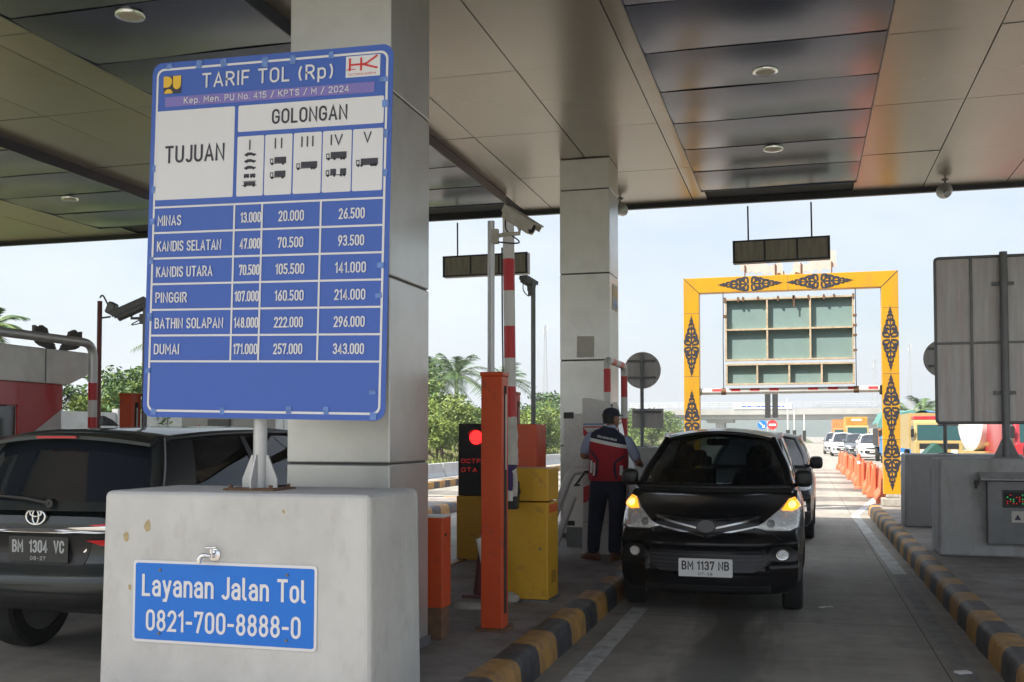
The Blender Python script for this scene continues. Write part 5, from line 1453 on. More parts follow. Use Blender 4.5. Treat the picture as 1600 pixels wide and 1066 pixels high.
# headlights, lit indicators
HL = [(.41,.80),(.50,.775),(.70,.765),(.775,.79),(.79,.90),(.745,1.02),(.69,1.01),(.61,.93),(.50,.845)]
IN = [(.63,.925),(.69,1.005),(.745,1.02),(.785,.95),(.72,.915)]
for sg in (1, -1):
    f = (lambda q: q) if sg > 0 else ca.mirror
    h = ca.add('headlight', f(HL), 'f', M['lens'], off=.012, cuts=4, bulge=.008)
    i_ = ca.add('indicator', f(IN), 'f', M['amber'], h, off=.027, cuts=3, bulge=.006)
    ca.add('indicator_bulb', f([(.715+.032*cos(2*pi*k/14), .957+.026*sin(2*pi*k/14)) for k in range(14)]), 'f', M['bulb'], h, off=.037, cuts=1)
    ca.add('main_beam', f([(.54+.035*cos(2*pi*k/14), .822+.03*sin(2*pi*k/14)) for k in range(14)]), 'f', M['carsilver'], h, off=.022, cuts=1)
    ca.add('lamp_reflector', f([(.645+.05*cos(2*pi*k/14), .845+.048*sin(2*pi*k/14)) for k in range(14)]), 'f', M['signwhite'], h, off=.022, cuts=1)
    ca.add('headlight_trim', f([(.395,.79),(.50,.762),(.70,.752),(.79,.775),(.79,.787),(.70,.764),(.50,.775),(.41,.80)]), 'f', M['black'], h, off=.014, cuts=1)
    fb = [(.60,.47),(.66,.50),(.735,.53),(.75,.66),(.66,.655),(.615,.60)]
    fz = ca.add('fog_lamp_surround', f([(.50,.53),(.60,.505),(.75,.50),(.765,.58),(.70,.635),(.56,.635)]), 'f', M['grille'], off=.005, cuts=3)
    cx = .635
    ca.add('fog_lamp', f([(cx+.052*cos(2*pi*k/18), .567+.052*sin(2*pi*k/18)) for k in range(18)]), 'f', M['chrome'], fz, off=.022, cuts=1)
    ca.add('fog_lamp_lens', f([(cx+.042*cos(2*pi*k/18), .567+.042*sin(2*pi*k/18)) for k in range(18)]), 'f', M['lens'], fz, off=.028, cuts=1)
ca.add('upper_grille', [(-.46,.89),(-.20,.87),(0,.86),(.20,.87),(.46,.89),(.44,.795),(.25,.753),(0,.70),(-.25,.753),(-.44,.795)], 'f', M['grille'], off=.004, cuts=4)
for sg in (1, -1):
    f = (lambda q: q) if sg > 0 else ca.mirror
    ca.add('grille_bar', f([(.085,.782),(.25,.819),(.44,.862),(.44,.876),(.25,.834),(.085,.798)]), 'f', M['dullchrome'], off=.014, cuts=3)
    ca.add('grille_bar', f([(.015,.708),(.12,.731),(.30,.770),(.44,.800),(.44,.812),(.30,.784),(.12,.746),(.015,.723)]), 'f', M['dullchrome'], off=.014, cuts=3)
ca.add('emblem', [(.075*cos(2*pi*k/20), .80+.052*sin(2*pi*k/20)) for k in range(20)], 'f', M['cctv_dark'], off=.022, cuts=2)
lg = ca.add('lower_grille', [(-.50,.62),(.50,.62),(.52,.48),(.40,.41),(-.40,.41),(-.52,.48)], 'f', M['grille'], off=.004, cuts=5)
for z in (.445, .48, .515, .55, .585): ca.add('grille_slat', [(-.47,z),(.47,z),(.47,z+.010),(-.47,z+.010)], 'f', M['slat'], lg, off=.013, cuts=5)
ca.add('lower_lip', [(-.80,.255),(.80,.255),(.80,.30),(-.80,.30)], 'f', M['black'], off=.012, cuts=5)
h_, n_ = ca.cast(0, .45, 'f')
plate(ca, .0, h_.y+.068, .455, pi, 'BM 1137 NB', '07-28', M['plate_w'], M['ink'], .46, .155)
ca.add('bonnet_seam', [(-.63,1.90),(.63,1.90),(.63,1.907),(-.63,1.907)], 't', M['matte_black'], off=.001, cuts=5)
for x0 in (-.10, .42):
    b = MB(); p = [ca.ws(.5+x0*.55+.26*k/6, .03+.02*k/6)+Vector((0,.02,.012)) for k in range(7)]; b.tube(p, .011, 6); b.build('wiper', M['black'], ca.t)
for sg in 'RL':
    for y in (.15, -.80):
        ca.add('door_seam', [(y,.32),(y+.007,.32),(y+.007,.97),(y,.97)], sg, M['matte_black'], off=.001, cuts=3)
    for y in (.28, -.62):
        ca.add('door_handle', [(y,.84),(y+.17,.84),(y+.17,.875),(y,.875)], sg, M['chrome'], off=.02, cuts=1)

# ---------------------------------------------------------------- dark car waiting behind it
cb2 = Car(mpv_params(4.2, 1.68, 1.66), 'waiting_car', 'dark car queueing directly behind the black minivan, only its side showing', 'car', (-.64, 18.15, 0), pi-radians(1.0), M['cardark'])
cb2.greenhouse(M['privacy'], M['privacy'], M['privacy']); cb2.wheels(M['carsilver']); cb2.mirrors(.93, .05, M['black'])
for sg in (1, -1):
    f = (lambda q: q) if sg > 0 else cb2.mirror
    cb2.add('headlight', f(HL), 'f', M['lens'], off=.012)
cb2.add('grille', [(-.44,.83),(.44,.83),(.40,.72),(-.40,.72)], 'f', M['grille'], off=.006)
cb2.add('number_plate', [(-.22,.40),(.22,.40),(.22,.53),(-.22,.53)], 'f', M['plate_w'], off=.02)

# ---------------------------------------------------------------- dark SUV in the left lane, seen from behind
w = .925; h = 2.33
PS = dict(L=4.66, W=1.85, wr=.365, tw=.25, axles=(-1.42, 1.40), cab=(-1.85, 1.05),
    top=[(-h,1.06),(-h+.12,1.10),(-1.6,1.085),(0,1.06),(.9,1.06),(1.2,1.08),(1.6,1.05),(2.05,.95),(h,.88)],
    bot=[(-h,.48),(-1.95,.36),(-1.3,.28),(1.3,.28),(1.9,.32),(h,.34)],
    wid=[(-h,.95*w),(-1.8,w),(-.5,w*.985),(1.1,w),(1.7,w),(h,w*.94)],
    sec=[(0,.90),(.12,.97),(.3,1.0),(.55,.985),(.75,1.0),(.9,.985),(1,.93)],
    crown=[(-h,.03),(.8,.02),(1.2,.06),(h,.08)],
    yf=1.3, cf=.33, yr=1.55, cr=.26,
    fprof=[(.3,.05),(.5,0),(.75,.03),(.9,.1)],
    rprof=[(.45,.04),(.52,.0),(.66,-.01),(.72,.05),(.80,.085),(.92,.06),(.99,.03),(1.1,.06)],
    wbelt=[(-h,w*.88),(-1.7,w*.92),(.5,w*.92),(1.2,w*.86)], wroof=[(-2.1,w*.66),(-1.2,w*.72),(.3,w*.72),(.7,w*.69)],
    belt=[(-2.3,1.10),(-1.0,1.07),(1.2,1.03)], redge=[(-2.0,1.555),(-1.2,1.605),(-.2,1.62),(.25,1.60),(.6,1.55)],
    lineA=(1.2,.30), lineD=(-2.20,-1.86), lines=[(1.16,.28),(.15,.02),(-.75,-.85),(-1.75,-1.50)], dpw=.02,
    bulge=(.20,.14), rcrown=.055, rbulge=.13, apr=.036, dpr=.05, rw0=.12)
sv = Car(PS, 'parked_suv', 'dark grey suv in the left lane seen from behind, chrome strip on its tailgate', 'car', (-4.935, 5.86+2.33, 0), 0, M['suvpaint'])
sv.greenhouse(M['privacy'], M['privacy'], M['windark']); sv.wheels(M['carsilver']); sv.mirrors(1.0, .06, M['suvpaint'])
b = MB()
def sp(u, v, k):
    q = 2*u-1; c = sv.side(-1.70, 1, 1); return Vector((q*(c.x+.02), -1.70-.30*v-.10*(1-q*q)*v, c.z+.055*(1-q*q)+.022-.055*v*v-k*.04*(.25+.75*(1-abs(v-.45)))))
b.grid(lambda u, v: sp(u, v, 0), 16, 6); b.grid(lambda u, v: sp(u, v, 1), 16, 6)
for v in (0, 1):
    b.grid(lambda u, k, v=v: sp(u, v, k), 16, 1)
for u in (0, 1): b.grid(lambda v, k, u=u: sp(u, v, k), 6, 1)
spo = b.build('roof_spoiler', M['suvpaint'], sv.t, smooth=50)
b = MB(); b.bb((-.16,-2.118,1.578), (.16,-2.105,1.592)); b.build('high_brake_light', M['tail'], spo)
b = MB(); b.prism([(-.10,.0),(.10,0),(.02,.045),(-.085,.075)], -.02, .02, 'x', X=Matrix.Translation((.0,-1.55,1.668))); b.build('fin_aerial', M['black'], sv.t, bevel=.008)
sv.add('chrome_strip', [(-.66,.955),(.66,.955),(.60,1.00),(.2,.985),(-.2,.985),(-.60,1.00)], 'r', M['chrome'], off=.022, cuts=5)
for sg in (1, -1):
    f = (lambda q: q) if sg > 0 else sv.mirror
    sv.add('tail_light', f([(.40,1.005),(.62,1.02),(.90,1.035),(.90,.99),(.62,.985),(.50,.98)]), 'r', M['tail'], off=.018, cuts=4)
    sv.add('tail_light', f([(.36,.905),(.55,.91),(.90,.925),(.90,.855),(.62,.86),(.46,.87)]), 'r', M['tail'], off=.018, cuts=4)
    sv.add('reflector', f([(.62,.56),(.82,.56),(.82,.60),(.62,.60)]), 'r', M['tail'], off=.006, cuts=2)
sv.add('lower_bumper', [(-.86,.44),(.86,.44),(.86,.56),(-.86,.56)], 'r', M['black'], off=.02, cuts=5)
sv.add('bumper_crease', [(-.88,.675),(.88,.675),(.88,.683),(-.88,.683)], 'r', M['matte_black'], off=.002, cuts=5)
sv.add('tailgate_seam', [(-.70,.695),(.70,.695),(.70,.703),(-.70,.703)], 'r', M['matte_black'], off=.002, cuts=5)
h_, n_ = sv.cast(0, .84, 'r')
plate(sv, 0, h_.y-.022, .835, 0, 'BM  1304  VC', '08-27', M['plate_k'], M['plate_ink'], .47, .17)
sv.add('plate_recess', [(-.34,.735),(.34,.735),(.40,.93),(-.40,.93)], 'r', M['black'], off=.004, cuts=4)
b = MB(); h_, n_ = sv.cast(.37, .84, 'r'); b.cyl((.33,h_.y+.01,.84), (.33,h_.y-.008,.84), .02, 16); b.build('tailgate_knob', M['chrome'], sv.t)
h_, n_ = sv.cast(0, 1.045, 'r'); ey = h_.y-.014
em = MB()
def oval(cx, cz, rx, rz, r): em.tube([(cx+rx*cos(2*pi*k/28), ey, cz+rz*sin(2*pi*k/28)) for k in range(28)], r, 8, closed=True)
oval(0,1.055,.075,.052,.009); oval(0,1.055,.024,.047,.007); oval(0,1.079,.045,.022,.007)
em.build('emblem', M['chrome'], sv.t, smooth=60)
b = MB(); p0 = sv.rw(.58, .10)+Vector((0,-.03,0)); p1 = sv.rw(.22, .20)+Vector((0,-.03,0))
b.tube([p0, p0.lerp(p1, .35)+Vector((0,-.02,.015)), p1], [.020,.016,.010], 8); b.cyl(p0+Vector((0,.03,0)), p0+Vector((0,-.015,0)), .03, 14); b.build('rear_wiper', M['black'], sv.t, smooth=60)
for y in (.05, -.95):
    sv.add('door_seam', [(y,.42),(y+.008,.42),(y+.008,1.02),(y,1.02)], 'R', M['matte_black'], off=.001, cuts=3)

# ---------------------------------------------------------------- vehicles queueing farther back
def far_car(name, label, x, y, paint, L, W, H, rz=pi, lift=0.0):
    P = mpv_params(L, W, H); c = Car(P, name, label, 'car', (x, y, 0), rz, paint, 'cars queueing beyond the toll lane')
    c.greenhouse(M['windark'], M['windark'], M['windark']); c.wheels(M['carsilver'])
    for sg in (1, -1):
        f = (lambda q: q) if sg > 0 else c.mirror
        c.add('headlight', f([(.42,.77),(.78,.80),(.78,.88),(.60,.87)]), 'f', M['lens'], off=.012)
        c.add('side_vent', f([(.55,.47),(.78,.47),(.78,.62),(.66,.60)]), 'f', M['grille'], off=.008)
    c.add('grille', [(-.42,.80),(.42,.80),(.55,.50),(.40,.38),(-.40,.38),(-.55,.50)], 'f', M['grille'], off=.008)
    c.add('grille_bar', [(-.5,.76),(.5,.76),(.5,.80),(-.5,.80)], 'f', M['chrome'], off=.016)
    c.add('number_plate', [(-.22,.50),(.22,.50),(.22,.62),(-.22,.62)], 'f', M['plate_w'], off=.03)
    c.mirrors(.93, .05, paint); return c
far_car('queueing_car', 'white car at the head of the queue behind the orange barriers', 4.25, 71, M['carwhite'], 4.4, 1.78, 1.70)
far_car('queueing_car', 'grey car in the queue between the two white cars', 3.70, 79, M['cargrey'], 4.4, 1.75, 1.72)
far_car('queueing_car', 'dark grey car close behind the other grey car in the queue', 3.75, 86, M['cardark'], 4.4, 1.75, 1.70)
far_car('queueing_car', 'white car in the queue in front of the yellow container truck', 2.95, 84, M['carwhite'], 4.4, 1.8, 1.80)
far_car('queueing_car', 'small white car at the far left of the queue', 2.55, 93, M['carsilver'], 4.2, 1.7, 1.85)

def truck(label, x, y, cabm, load, W=2.1, Hc=2.25, L=6.5, name='truck'):
    t = thing(name, label, 'truck', (x, y, 0), 0, None)
    w = W/2
    b = MB(); b.prism([(0,.55),(0,1.30),(.22,Hc-.12),(.32,Hc),(1.7,Hc),(1.7,.55)], -w, w, 'x'); cab_ = b.build('cab', cabm, t, bevel=.06)
    def wsx(z): return .22*(z-1.30)/(Hc-.12-1.30)
    b = MB(); z0, z1 = 1.36, Hc-.22
    b.add([(-w*.88,wsx(z0)-.012,z0),(w*.88,wsx(z0)-.012,z0),(w*.86,wsx(z1)-.012,z1),(-w*.86,wsx(z1)-.012,z1),(-w*.88,wsx(z0)+.03,z0),(w*.88,wsx(z0)+.03,z0),(w*.86,wsx(z1)+.03,z1),(-w*.86,wsx(z1)+.03,z1)],
          [(0,1,2,3),(0,1,5,4),(1,2,6,5),(2,3,7,6),(3,0,4,7)]); b.build('windshield', M['trglass'], t)
    for s_ in (-1, 1):
        b = MB(); b.prism([(.28,1.35),(.38,Hc-.25),(1.3,Hc-.25),(1.3,1.35)], s_*(w-.004), s_*(w+.012), 'x'); b.build('side_window', M['windark'], t)
        b = MB(); b.bb((s_*w*.62-.14,-.02,.78), (s_*w*.62+.14,.02,.94)); b.build('headlight', M['lens'], t, bevel=.015)
        b = MB(); b.bb((s_*(w+.08)-.07,-.06,1.5), (s_*(w+.08)+.07,.0,1.86)); b.tube([(s_*w,.1,1.85),(s_*(w+.08),-.03,1.88)], .015, 6); b.build('wing_mirror', M['black'], t)
    b = MB(); b.bb((-w*.8,-.014,.98), (w*.8,.02,1.22)); b.build('grille', M['grille'], t)
    b = MB(); b.bb((-w,-.10,.42), (w,.06,.70)); b.build('bumper', M['cargrey'] if load != 'tarp' else M['tr_blue'], t, bevel=.03)
    b = MB(); b.bb((-.22,-.115,.50), (.22,-.102,.62)); b.build('number_plate', M['plate_w'], t)
    b = MB(); b.bb((-w*.45,.2,.45), (w*.45,L,.75)); b.build('chassis', M['matte_black'], t)
    for yy in (.85, L-1.3):
        for s_ in (-1, 1):
            b = MB(); b.lathe([(0,-.12),(.3,-.12),(.44,-.11),(.45,0),(.44,.11),(.3,.12),(0,.12)], 24, X=Matrix.Translation((s_*(w-.15), yy, .45)) @ Matrix.Rotation(pi/2, 4, 'Y')); b.build('wheel', M['rubber'], t, smooth=40)
    return t
# yellow container lorry far down the road
t = truck('lorry with a yellow ribbed container at the back of the queue', 6.15, 128, M['tr_yellow'], 'c', 2.5, 2.7, 9)
b = MB(); b.bb((-1.22,1.9,1.1), (1.22,9,3.75))
for k in range(16): b.bb((-1.2+.155*k,1.83,1.2), (-1.2+.155*k+.075,1.9,3.65))
b.build('container', M['cont_yellow'], t)
b = MB(); b.bb((-.55,1.80,3.25), (.55,1.825,3.50)); b.build('container_sign', M['plate_w'], t)
t = truck('lorry with an orange slatted body seen past the yellow lorry', 4.95, 140, M['tr_orange'], 'c', 2.3, 2.5, 8)
b = MB(); b.bb((-1.15,1.9,1.0), (1.15,8,3.6)); b.build('cargo_body', M['tr_orange'], t)
# orange slatted truck with teal tarpaulin behind the right gantry post
t = truck('blue truck with an orange slatted body and teal tarpaulin behind the right gantry post', 5.35, 62, M['tr_blue'], 'tarp', 2.2, 1.55, 7)
b = MB(); b.bb((-1.12,1.85,.95), (1.12,7,2.0), 1)
for k in range(9): b.bb((-1.14+.265*k,1.78,.95), (-1.14+.265*k+.16,1.85,2.02))
b.build('slatted_body', [M['tr_orange'], M['matte_black']], t)
b = MB(); b.grid(lambda u, v: (-1.15+2.3*u, 1.8+5.2*v, 2.0+.95*min(1, 5*min(u, 1-u)+.25)+.06*sin(9*u+3*v)+.05*sin(14*v)), 20, 20); b.grid(lambda u, v: (-1.15+2.3*u, 1.76+.02*sin(20*u), 1.98+v*(.95*min(1, 5*min(u, 1-u)+.25)+.06*sin(9*u))), 20, 4); b.build('tarpaulin', M['tarp_teal'], t, smooth=60)
# yellow truck
t = truck('pale yellow truck with a blue tarpaulin on top beside the right gantry post', 5.85, 50, M['tr_yellow'], 'y', 2.05, 2.28, 6.5)
b = MB(); b.bb((-1.08,1.85,.95), (1.08,6.5,2.62)); b.build('cargo_body', M['tr_yellow'], t)
b = MB(); b.bb((-1.0,.55,2.281), (1.05,1.6,2.46)); b.build('roof_deflector', M['tr_red'], t, bevel=.03)
b = MB(); b.grid(lambda u, v: (-.85+1.2*u, 1.95+2*v, 2.625+.16*sin(pi*u)*(.6+.4*sin(7*u+5*v))), 12, 8); b.build('tarpaulin', M['tr_blue'], t, smooth=60)
b = MB(); put_text(b, 'KARYA', .35, 2.06, .07, .55, .20); b.build('windscreen_lettering', M['plate_w'], t, fix=False)
# red tanker, turned across towards the merging lane
t = truck('red and white tanker truck behind the large sign back', 13.7, 44.2, M['carwhite'], 'k', 2.2, 2.35, 8)
X = Matrix.Translation((.3,1.9,2.05)) @ Matrix.Rotation(-pi/2, 4, 'X')
b = MB(); b.lathe([(0,0),(.8,.0),(1.05,.12),(1.05,5.9),(.8,6.02),(0,6.02)], 36, X=X); b.build('tank', M['tr_red'], t, smooth=40)
b = MB(); b.bb((-1.1,1.85,.8), (1.1,7.9,1.0)); b.build('tank_frame', M['tr_yellow'], t)
t.rotation_euler = (0, 0, radians(105))
b = MB(); b.lathe([(0,5.2),(1.062,5.2),(1.062,5.92),(.8,6.05),(0,6.05)], 36, X=X); b.build('tank_end', M['carwhite'], t, smooth=40)
b = MB(); b.bb((-1.12,2.0,1.22), (-1.10,7.9,1.34)); b.build('stripe', M['tr_yellow'], t)
t = truck('red truck cab behind the pole of the large sign at the right edge', 7.6, 36, M['tr_red'], 'r', 2.3, 2.2, 7)
b = MB(); b.bb((-1.1,1.9,.9), (1.1,7,2.3)); b.build('cargo_body', M['tr_red'], t)
b = MB()
b.add([(-.95,-.1,0),(.95,-.1,0),(.95,1.2,0),(-.95,1.2,0),(0,-.02,.95),(0,1.1,.95)], [(0,1,4),(1,2,5,4),(2,3,5),(3,0,4,5),(0,3,2,1)])
tag(b.build('canvas_tent', M['tarp_green'], loc=(3.62, 31.5, .42)), 'dark green pointed canvas tent in front of the pale yellow truck', 'tent')

# orange water-filled barriers
proto = None
names_ = []
for i in range(17):
    y = 25.6+1.62*i; x = 1.86-.006*i+.05*sin(i*1.9); rz = pi/2+radians(-3+random.uniform(-4, 4))
    if proto is None:
        proto = thing('road_barrier', 'orange plastic road barrier nearest the gantry post', 'barrier', (x, y, 0), rz, 'orange plastic barriers along the road')
        prof = [(-.22,0),(.22,0),(.22,.16),(.12,.30),(.08,.80),(-.08,.80),(-.12,.30),(-.22,.16)]
        b = MB()
        for k in range(3): 
            x0 = -.76+.51*k; b.prism([(p[0]*(1 if k % 2 else .93), p[1]*(1 if k % 2 else .97)) for p in prof], x0, x0+.505, 'x')
        b.build('body', M['barrier'], proto, bevel=.03)
        b = MB(); b.cyl((-.79,0,.05), (-.79,0,.86), .035, 10); b.build('hinge_pin', M['barrier'], proto)
    else: dup(proto, None, (x, y, 0), rz, label='orange plastic road barrier in the long row beyond the gantry post')
t = thing('delineator', 'orange plastic delineator post standing in the barrier row', 'delineator post', (1.62, 33.0, 0))
b = MB(); b.lathe([(.16,0),(.16,.04),(.06,.07),(.055,1.02),(.0,1.05)], 18); b.build('post', M['barrier'], t, smooth=40)
b = MB(); b.lathe([(.0565,.70),(.0565,.82)], 18); b.build('band', M['refl'], t, smooth=40)
# ================================================================== PEOPLE
def skin_mesh(chains, levels=2):
    """chains: list of (points, radii, parent) ; parent = (chain, index) to branch from, or None for a root of its own"""
    V, Ed, Rd, roots, base = [], [], [], [], []
    for pts, rad, par in chains:
        ids = []
        for k, p in enumerate(pts):
            V.append(tuple(p)); r = rad[k]; Rd.append(r if isinstance(r, tuple) else (r, r)); ids.append(len(V)-1)
            if k: Ed.append((ids[k-1], ids[k]))
        if par is None: roots.append(ids[0])
        else: Ed.append((base[par[0]][par[1]], ids[0]))
        base.append(ids)
    me = bpy.data.meshes.new('fig'); me.from_pydata(V, Ed, []); me.update()
    o = bpy.data.objects.new('fig', me); COL.objects.link(o)
    o.modifiers.new('s', 'SKIN').use_smooth_shade = True
    sv_ = me.skin_vertices[0].data
    for i, r in enumerate(Rd): sv_[i].radius = r; sv_[i].use_root = i in roots
    m = o.modifiers.new('u', 'SUBSURF'); m.levels = levels; m.render_levels = levels
    dg = bpy.context.evaluated_depsgraph_get()
    nm = bpy.data.meshes.new_from_object(o.evaluated_get(dg)); bpy.data.objects.remove(o)
    nm.polygons.foreach_set('use_smooth', [True]*len(nm.polygons))
    return nm
def fig_obj(name, chains, m, parent, levels=2):
    me = skin_mesh(chains, levels); me.materials.clear(); me.materials.append(m)
    o = bpy.data.objects.new(name, me); COL.objects.link(o); o.parent = parent; return o
def head_chains(c, yaw, neck, k0):
    """c head centre, facing direction yaw from +y (clockwise positive)"""
    f = Vector((sin(yaw), cos(yaw), 0)); s = Vector((cos(yaw), -sin(yaw), 0)); u = Vector((0, 0, 1)); c = Vector(c)
    skull = [c-u*.085+f*.02, c-u*.03+f*.012, c+u*.03, c+u*.085-f*.005]
    ch = [(skull, [(.056,.064), (.072,.084), (.077,.092), (.055,.065)], neck)]
    ch.append(([c-u*.025+f*.10, c-u*.035+f*.117], [.014, .011], (k0, 1)))
    for q in (-1, 1): ch.append(([c-u*.02+s*q*.079-f*.01, c-u*.015+s*q*.092-f*.02], [(.010,.024), (.007,.02)], (k0, 1)))
    return ch, f, s
def hand(w, d, side, thumb):
    """five separate finger chains rooted in the palm; w wrist, d forward, side = across the knuckles"""
    w = Vector(w); d = Vector(d).normalized(); side = Vector(side).normalized(); n = d.cross(side)
    out = []
    for k, (o_, L) in enumerate(((-.030,.066),(-.010,.076),(.010,.072),(.029,.056))):
        p = w+d*.075+side*o_
        out.append(([p, p+d*L*.45+n*.004, p+d*L*.75-n*.014, p+d*L*.92-n*.032], [.009,.0088,.0082,.007], None))
    t0 = w+d*.03-side*.026*thumb
    out.append(([t0, t0-side*.024*thumb+d*.02, t0-side*.034*thumb+d*.048-n*.01], [.011,.0105,.0085], None))
    return out
def limb(o, name, path, r, m, seg=18):
    b = MB(); P = catmull(path, 5); n = len(P); b.tube(P, [r[0]+(r[1]-r[0])*i/(n-1) for i in range(n)], seg); return b.build(name, m, o, smooth=60)

# ------------------------------------------------------------------ toll attendant, seen from behind
at = thing('person', 'person in a navy and red vest, navy cap and trousers, standing at the toll machine', 'person', (-2.12, 11.72, .188), radians(-6))
shl, shr = Vector((-.20,.0,1.405)), Vector((.205,.02,1.355))
ell, elr = Vector((-.315,.0,1.165)), Vector((.335,.05,1.10))
wrl, wrr = Vector((-.235,.235,1.17)), Vector((.30,.29,1.07))
chains = [([(-.015,0,.93),(-.005,-.005,1.08),(0,-.005,1.24),(0,0,1.37),(.008,.015,1.455),(.012,.02,1.51)], [(.10,.085),(.09,.08),(.09,.08),(.085,.07),(.058,.058),(.054,.056)], None)]
hc, hf, hs = head_chains((.02,.035,1.605), radians(38), (0, 5), 1); chains += hc
n0 = len(chains)
chains += [([(-.10,0,.87),(-.15,.015,.49),(-.185,-.01,.10),(-.205,.03,.055),(-.235,.12,.04)], [.09,.055,.04,.04,.03], (0, 0)),
           ([(.075,0,.87),(.075,.02,.49),(.06,-.01,.10),(.065,.04,.055),(.075,.13,.04)], [.09,.055,.04,.04,.03], (0, 0)),
           ([shl, ell, wrl, wrl+Vector((.02,.075,.0))], [.058,.042,.030,(.036,.018)], (0, 3)),
           ([shr, elr, wrr, wrr+Vector((-.02,.075,-.01))], [.058,.042,.030,(.036,.018)], (0, 3))]
chains += hand(wrl, (.26,.96,0), (1,-.2,0), -1) + hand(wrr, (-.26,.95,-.12), (1,.2,0), 1)
body = fig_obj('body', chains, M['skin'], at)
H = Vector((.02,.035,1.605))
for q in (-1, 1):
    b = MB(); b.lathe([(0,-.011),(.008,-.008),(.011,0),(.008,.008),(0,.011)], 12, X=Matrix.Translation(H+hf*.083+hs*q*.032+Vector((0,0,.012)))); b.build('eye', M['signwhite'], body, smooth=60)
b = MB(); b.tube([H+hf*.088-Vector((0,0,.068))+hs*q for q in (-.024,-.01,.01,.024)], [.003,.006,.006,.003], 8); b.build('mouth', M['leather'], body, smooth=60)
fig_obj('trousers', [([(-.012,0,.985),(-.012,0,.90)], [(.20,.135),(.205,.14)], None),
    ([(-.115,0,.80),(-.155,.015,.49),(-.178,.0,.26),(-.187,-.005,.055)], [(.128,.125),(.098,.098),(.080,.082),(.070,.074)], (0, 1)),
    ([(.10,0,.80),(.088,.02,.49),(.070,.0,.26),(.060,-.005,.055)], [(.128,.125),(.098,.098),(.080,.082),(.070,.074)], (0, 1))], M['navycloth'], at)
# vest: one wrapped surface, navy yoke, white band, red below
prof = [(.895,.215,.150),(.92,.22,.152),(1.0,.222,.152),(1.10,.222,.150),(1.20,.224,.150),(1.29,.226,.146),(1.36,.222,.132),(1.40,.205,.117),(1.435,.170,.099),(1.465,.115,.085),(1.49,.078,.074),(1.505,.070,.070)]
def vest(u, v):
    z = .895+.61*v
    for i in range(len(prof)-1):
        if prof[i][0] <= z+1e-9 <= prof[i+1][0]+1e-6: break
    t_ = (z-prof[i][0])/(prof[i+1][0]-prof[i][0]); rx = prof[i][1]+(prof[i+1][1]-prof[i][1])*t_; ry = prof[i][2]+(prof[i+1][2]-prof[i][2])*t_
    a = 2*pi*u; ca_, sa_ = cos(a), sin(a); k = .82
    x = rx*math.copysign(abs(ca_)**k, ca_); y = ry*math.copysign(abs(sa_)**k, sa_)
    w_ = max(0, min(1, (z-1.0)/.3))
    y += .004*sin(13*z+5*u*6)+.003*sin(31*z-9*a); x += .004*sin(17*z+2)
    return (x-.010+.016*w_, y+.006, z-.20*x*w_)
b = MB(); nu, nv = 64, 60
b.v = [vest(i/nu, j/nv) for i in range(nu) for j in range(nv+1)]
for i in range(nu):
    for j in range(nv):
        q = (i*(nv+1)+j, ((i+1) % nu)*(nv+1)+j, ((i+1) % nu)*(nv+1)+j+1, i*(nv+1)+j+1)
        z = .895+.61*(j+.5)/nv; b.f.append(q); b.m.append(0 if z > 1.345 else (2 if z > 1.300 else 1))
vo = b.build('vest', [M['navycloth'], M['redcloth'], M['refl']], at, smooth=60)
VB = BVHTree.FromPolygons([Vector(p) for p in b.v], b.f)
def on_vest(pts, w, m, name):
    b = MB(); P = catmull([(p[0], 0, p[1]) for p in pts], 6); vs = []; fs = []
    for i, p in enumerate(P):
        t_ = P[min(i+1, len(P)-1)]-P[max(i-1, 0)]; t_.normalize(); q = Vector((-t_.z, 0, t_.x))*w/2
        for s_ in (1, -1):
            h = VB.ray_cast(p+q*s_+Vector((0,-2,0)), Vector((0,1,0)))[0]; vs.append((h if h is not None else p+q*s_+Vector((0,-.1,0)))+Vector((0,-.005,0)))
    for i in range(len(P)-1): fs.append((2*i, 2*i+1, 2*i+3, 2*i+2))
    b.add(vs, fs); b.build(name, m, vo, smooth=60)
on_vest([(-.19,1.245),(-.14,1.19),(-.10,1.15),(-.09,1.08),(-.10,1.0),(-.115,.94)], .024, M['navycloth'], 'piping')
on_vest([(.20,1.17),(.155,1.14),(.115,1.10),(.105,1.04),(.115,.97),(.125,.92)], .024, M['navycloth'], 'piping')
on_vest([(-.178,1.125),(-.172,1.06),(-.178,.985)], .034, M['refl'], 'reflective_patch'); on_vest([(-.135,1.10),(-.132,1.03),(-.138,.955)], .026, M['refl'], 'reflective_patch')
on_vest([(.175,1.07),(.17,.96)], .03, M['refl'], 'reflective_patch')
b = MB(); tb_ = MB(); put_text(tb_, 'PEKANBARU-DUMAI', .012, 1.380, .026, .225, 0, sw=.2)
b.v = [tuple((VB.ray_cast(Vector((p[0], -2, p[2]-.20*p[0])), Vector((0,1,0)))[0] or Vector((p[0],-.12,p[2])))+Vector((0,-.004,0))) for p in tb_.v]; b.f = tb_.f; b.m = tb_.m
b.build('vest_lettering', M['refl'], vo, fix=False)
sh = fig_obj('shirt_sleeve', [([shl+Vector((.05,.0,.015)), shl+Vector((-.02,0,-.02)), shl.lerp(ell,.55), shl.lerp(ell,.92)], [.07,.074,.066,.064], None)], M['blueshirt'], at)
sh = fig_obj('shirt_sleeve', [([shr+Vector((-.05,.0,.015)), shr+Vector((.02,0,-.02)), shr.lerp(elr,.55), shr.lerp(elr,.95)], [.07,.074,.066,.064], None)], M['blueshirt'], at)
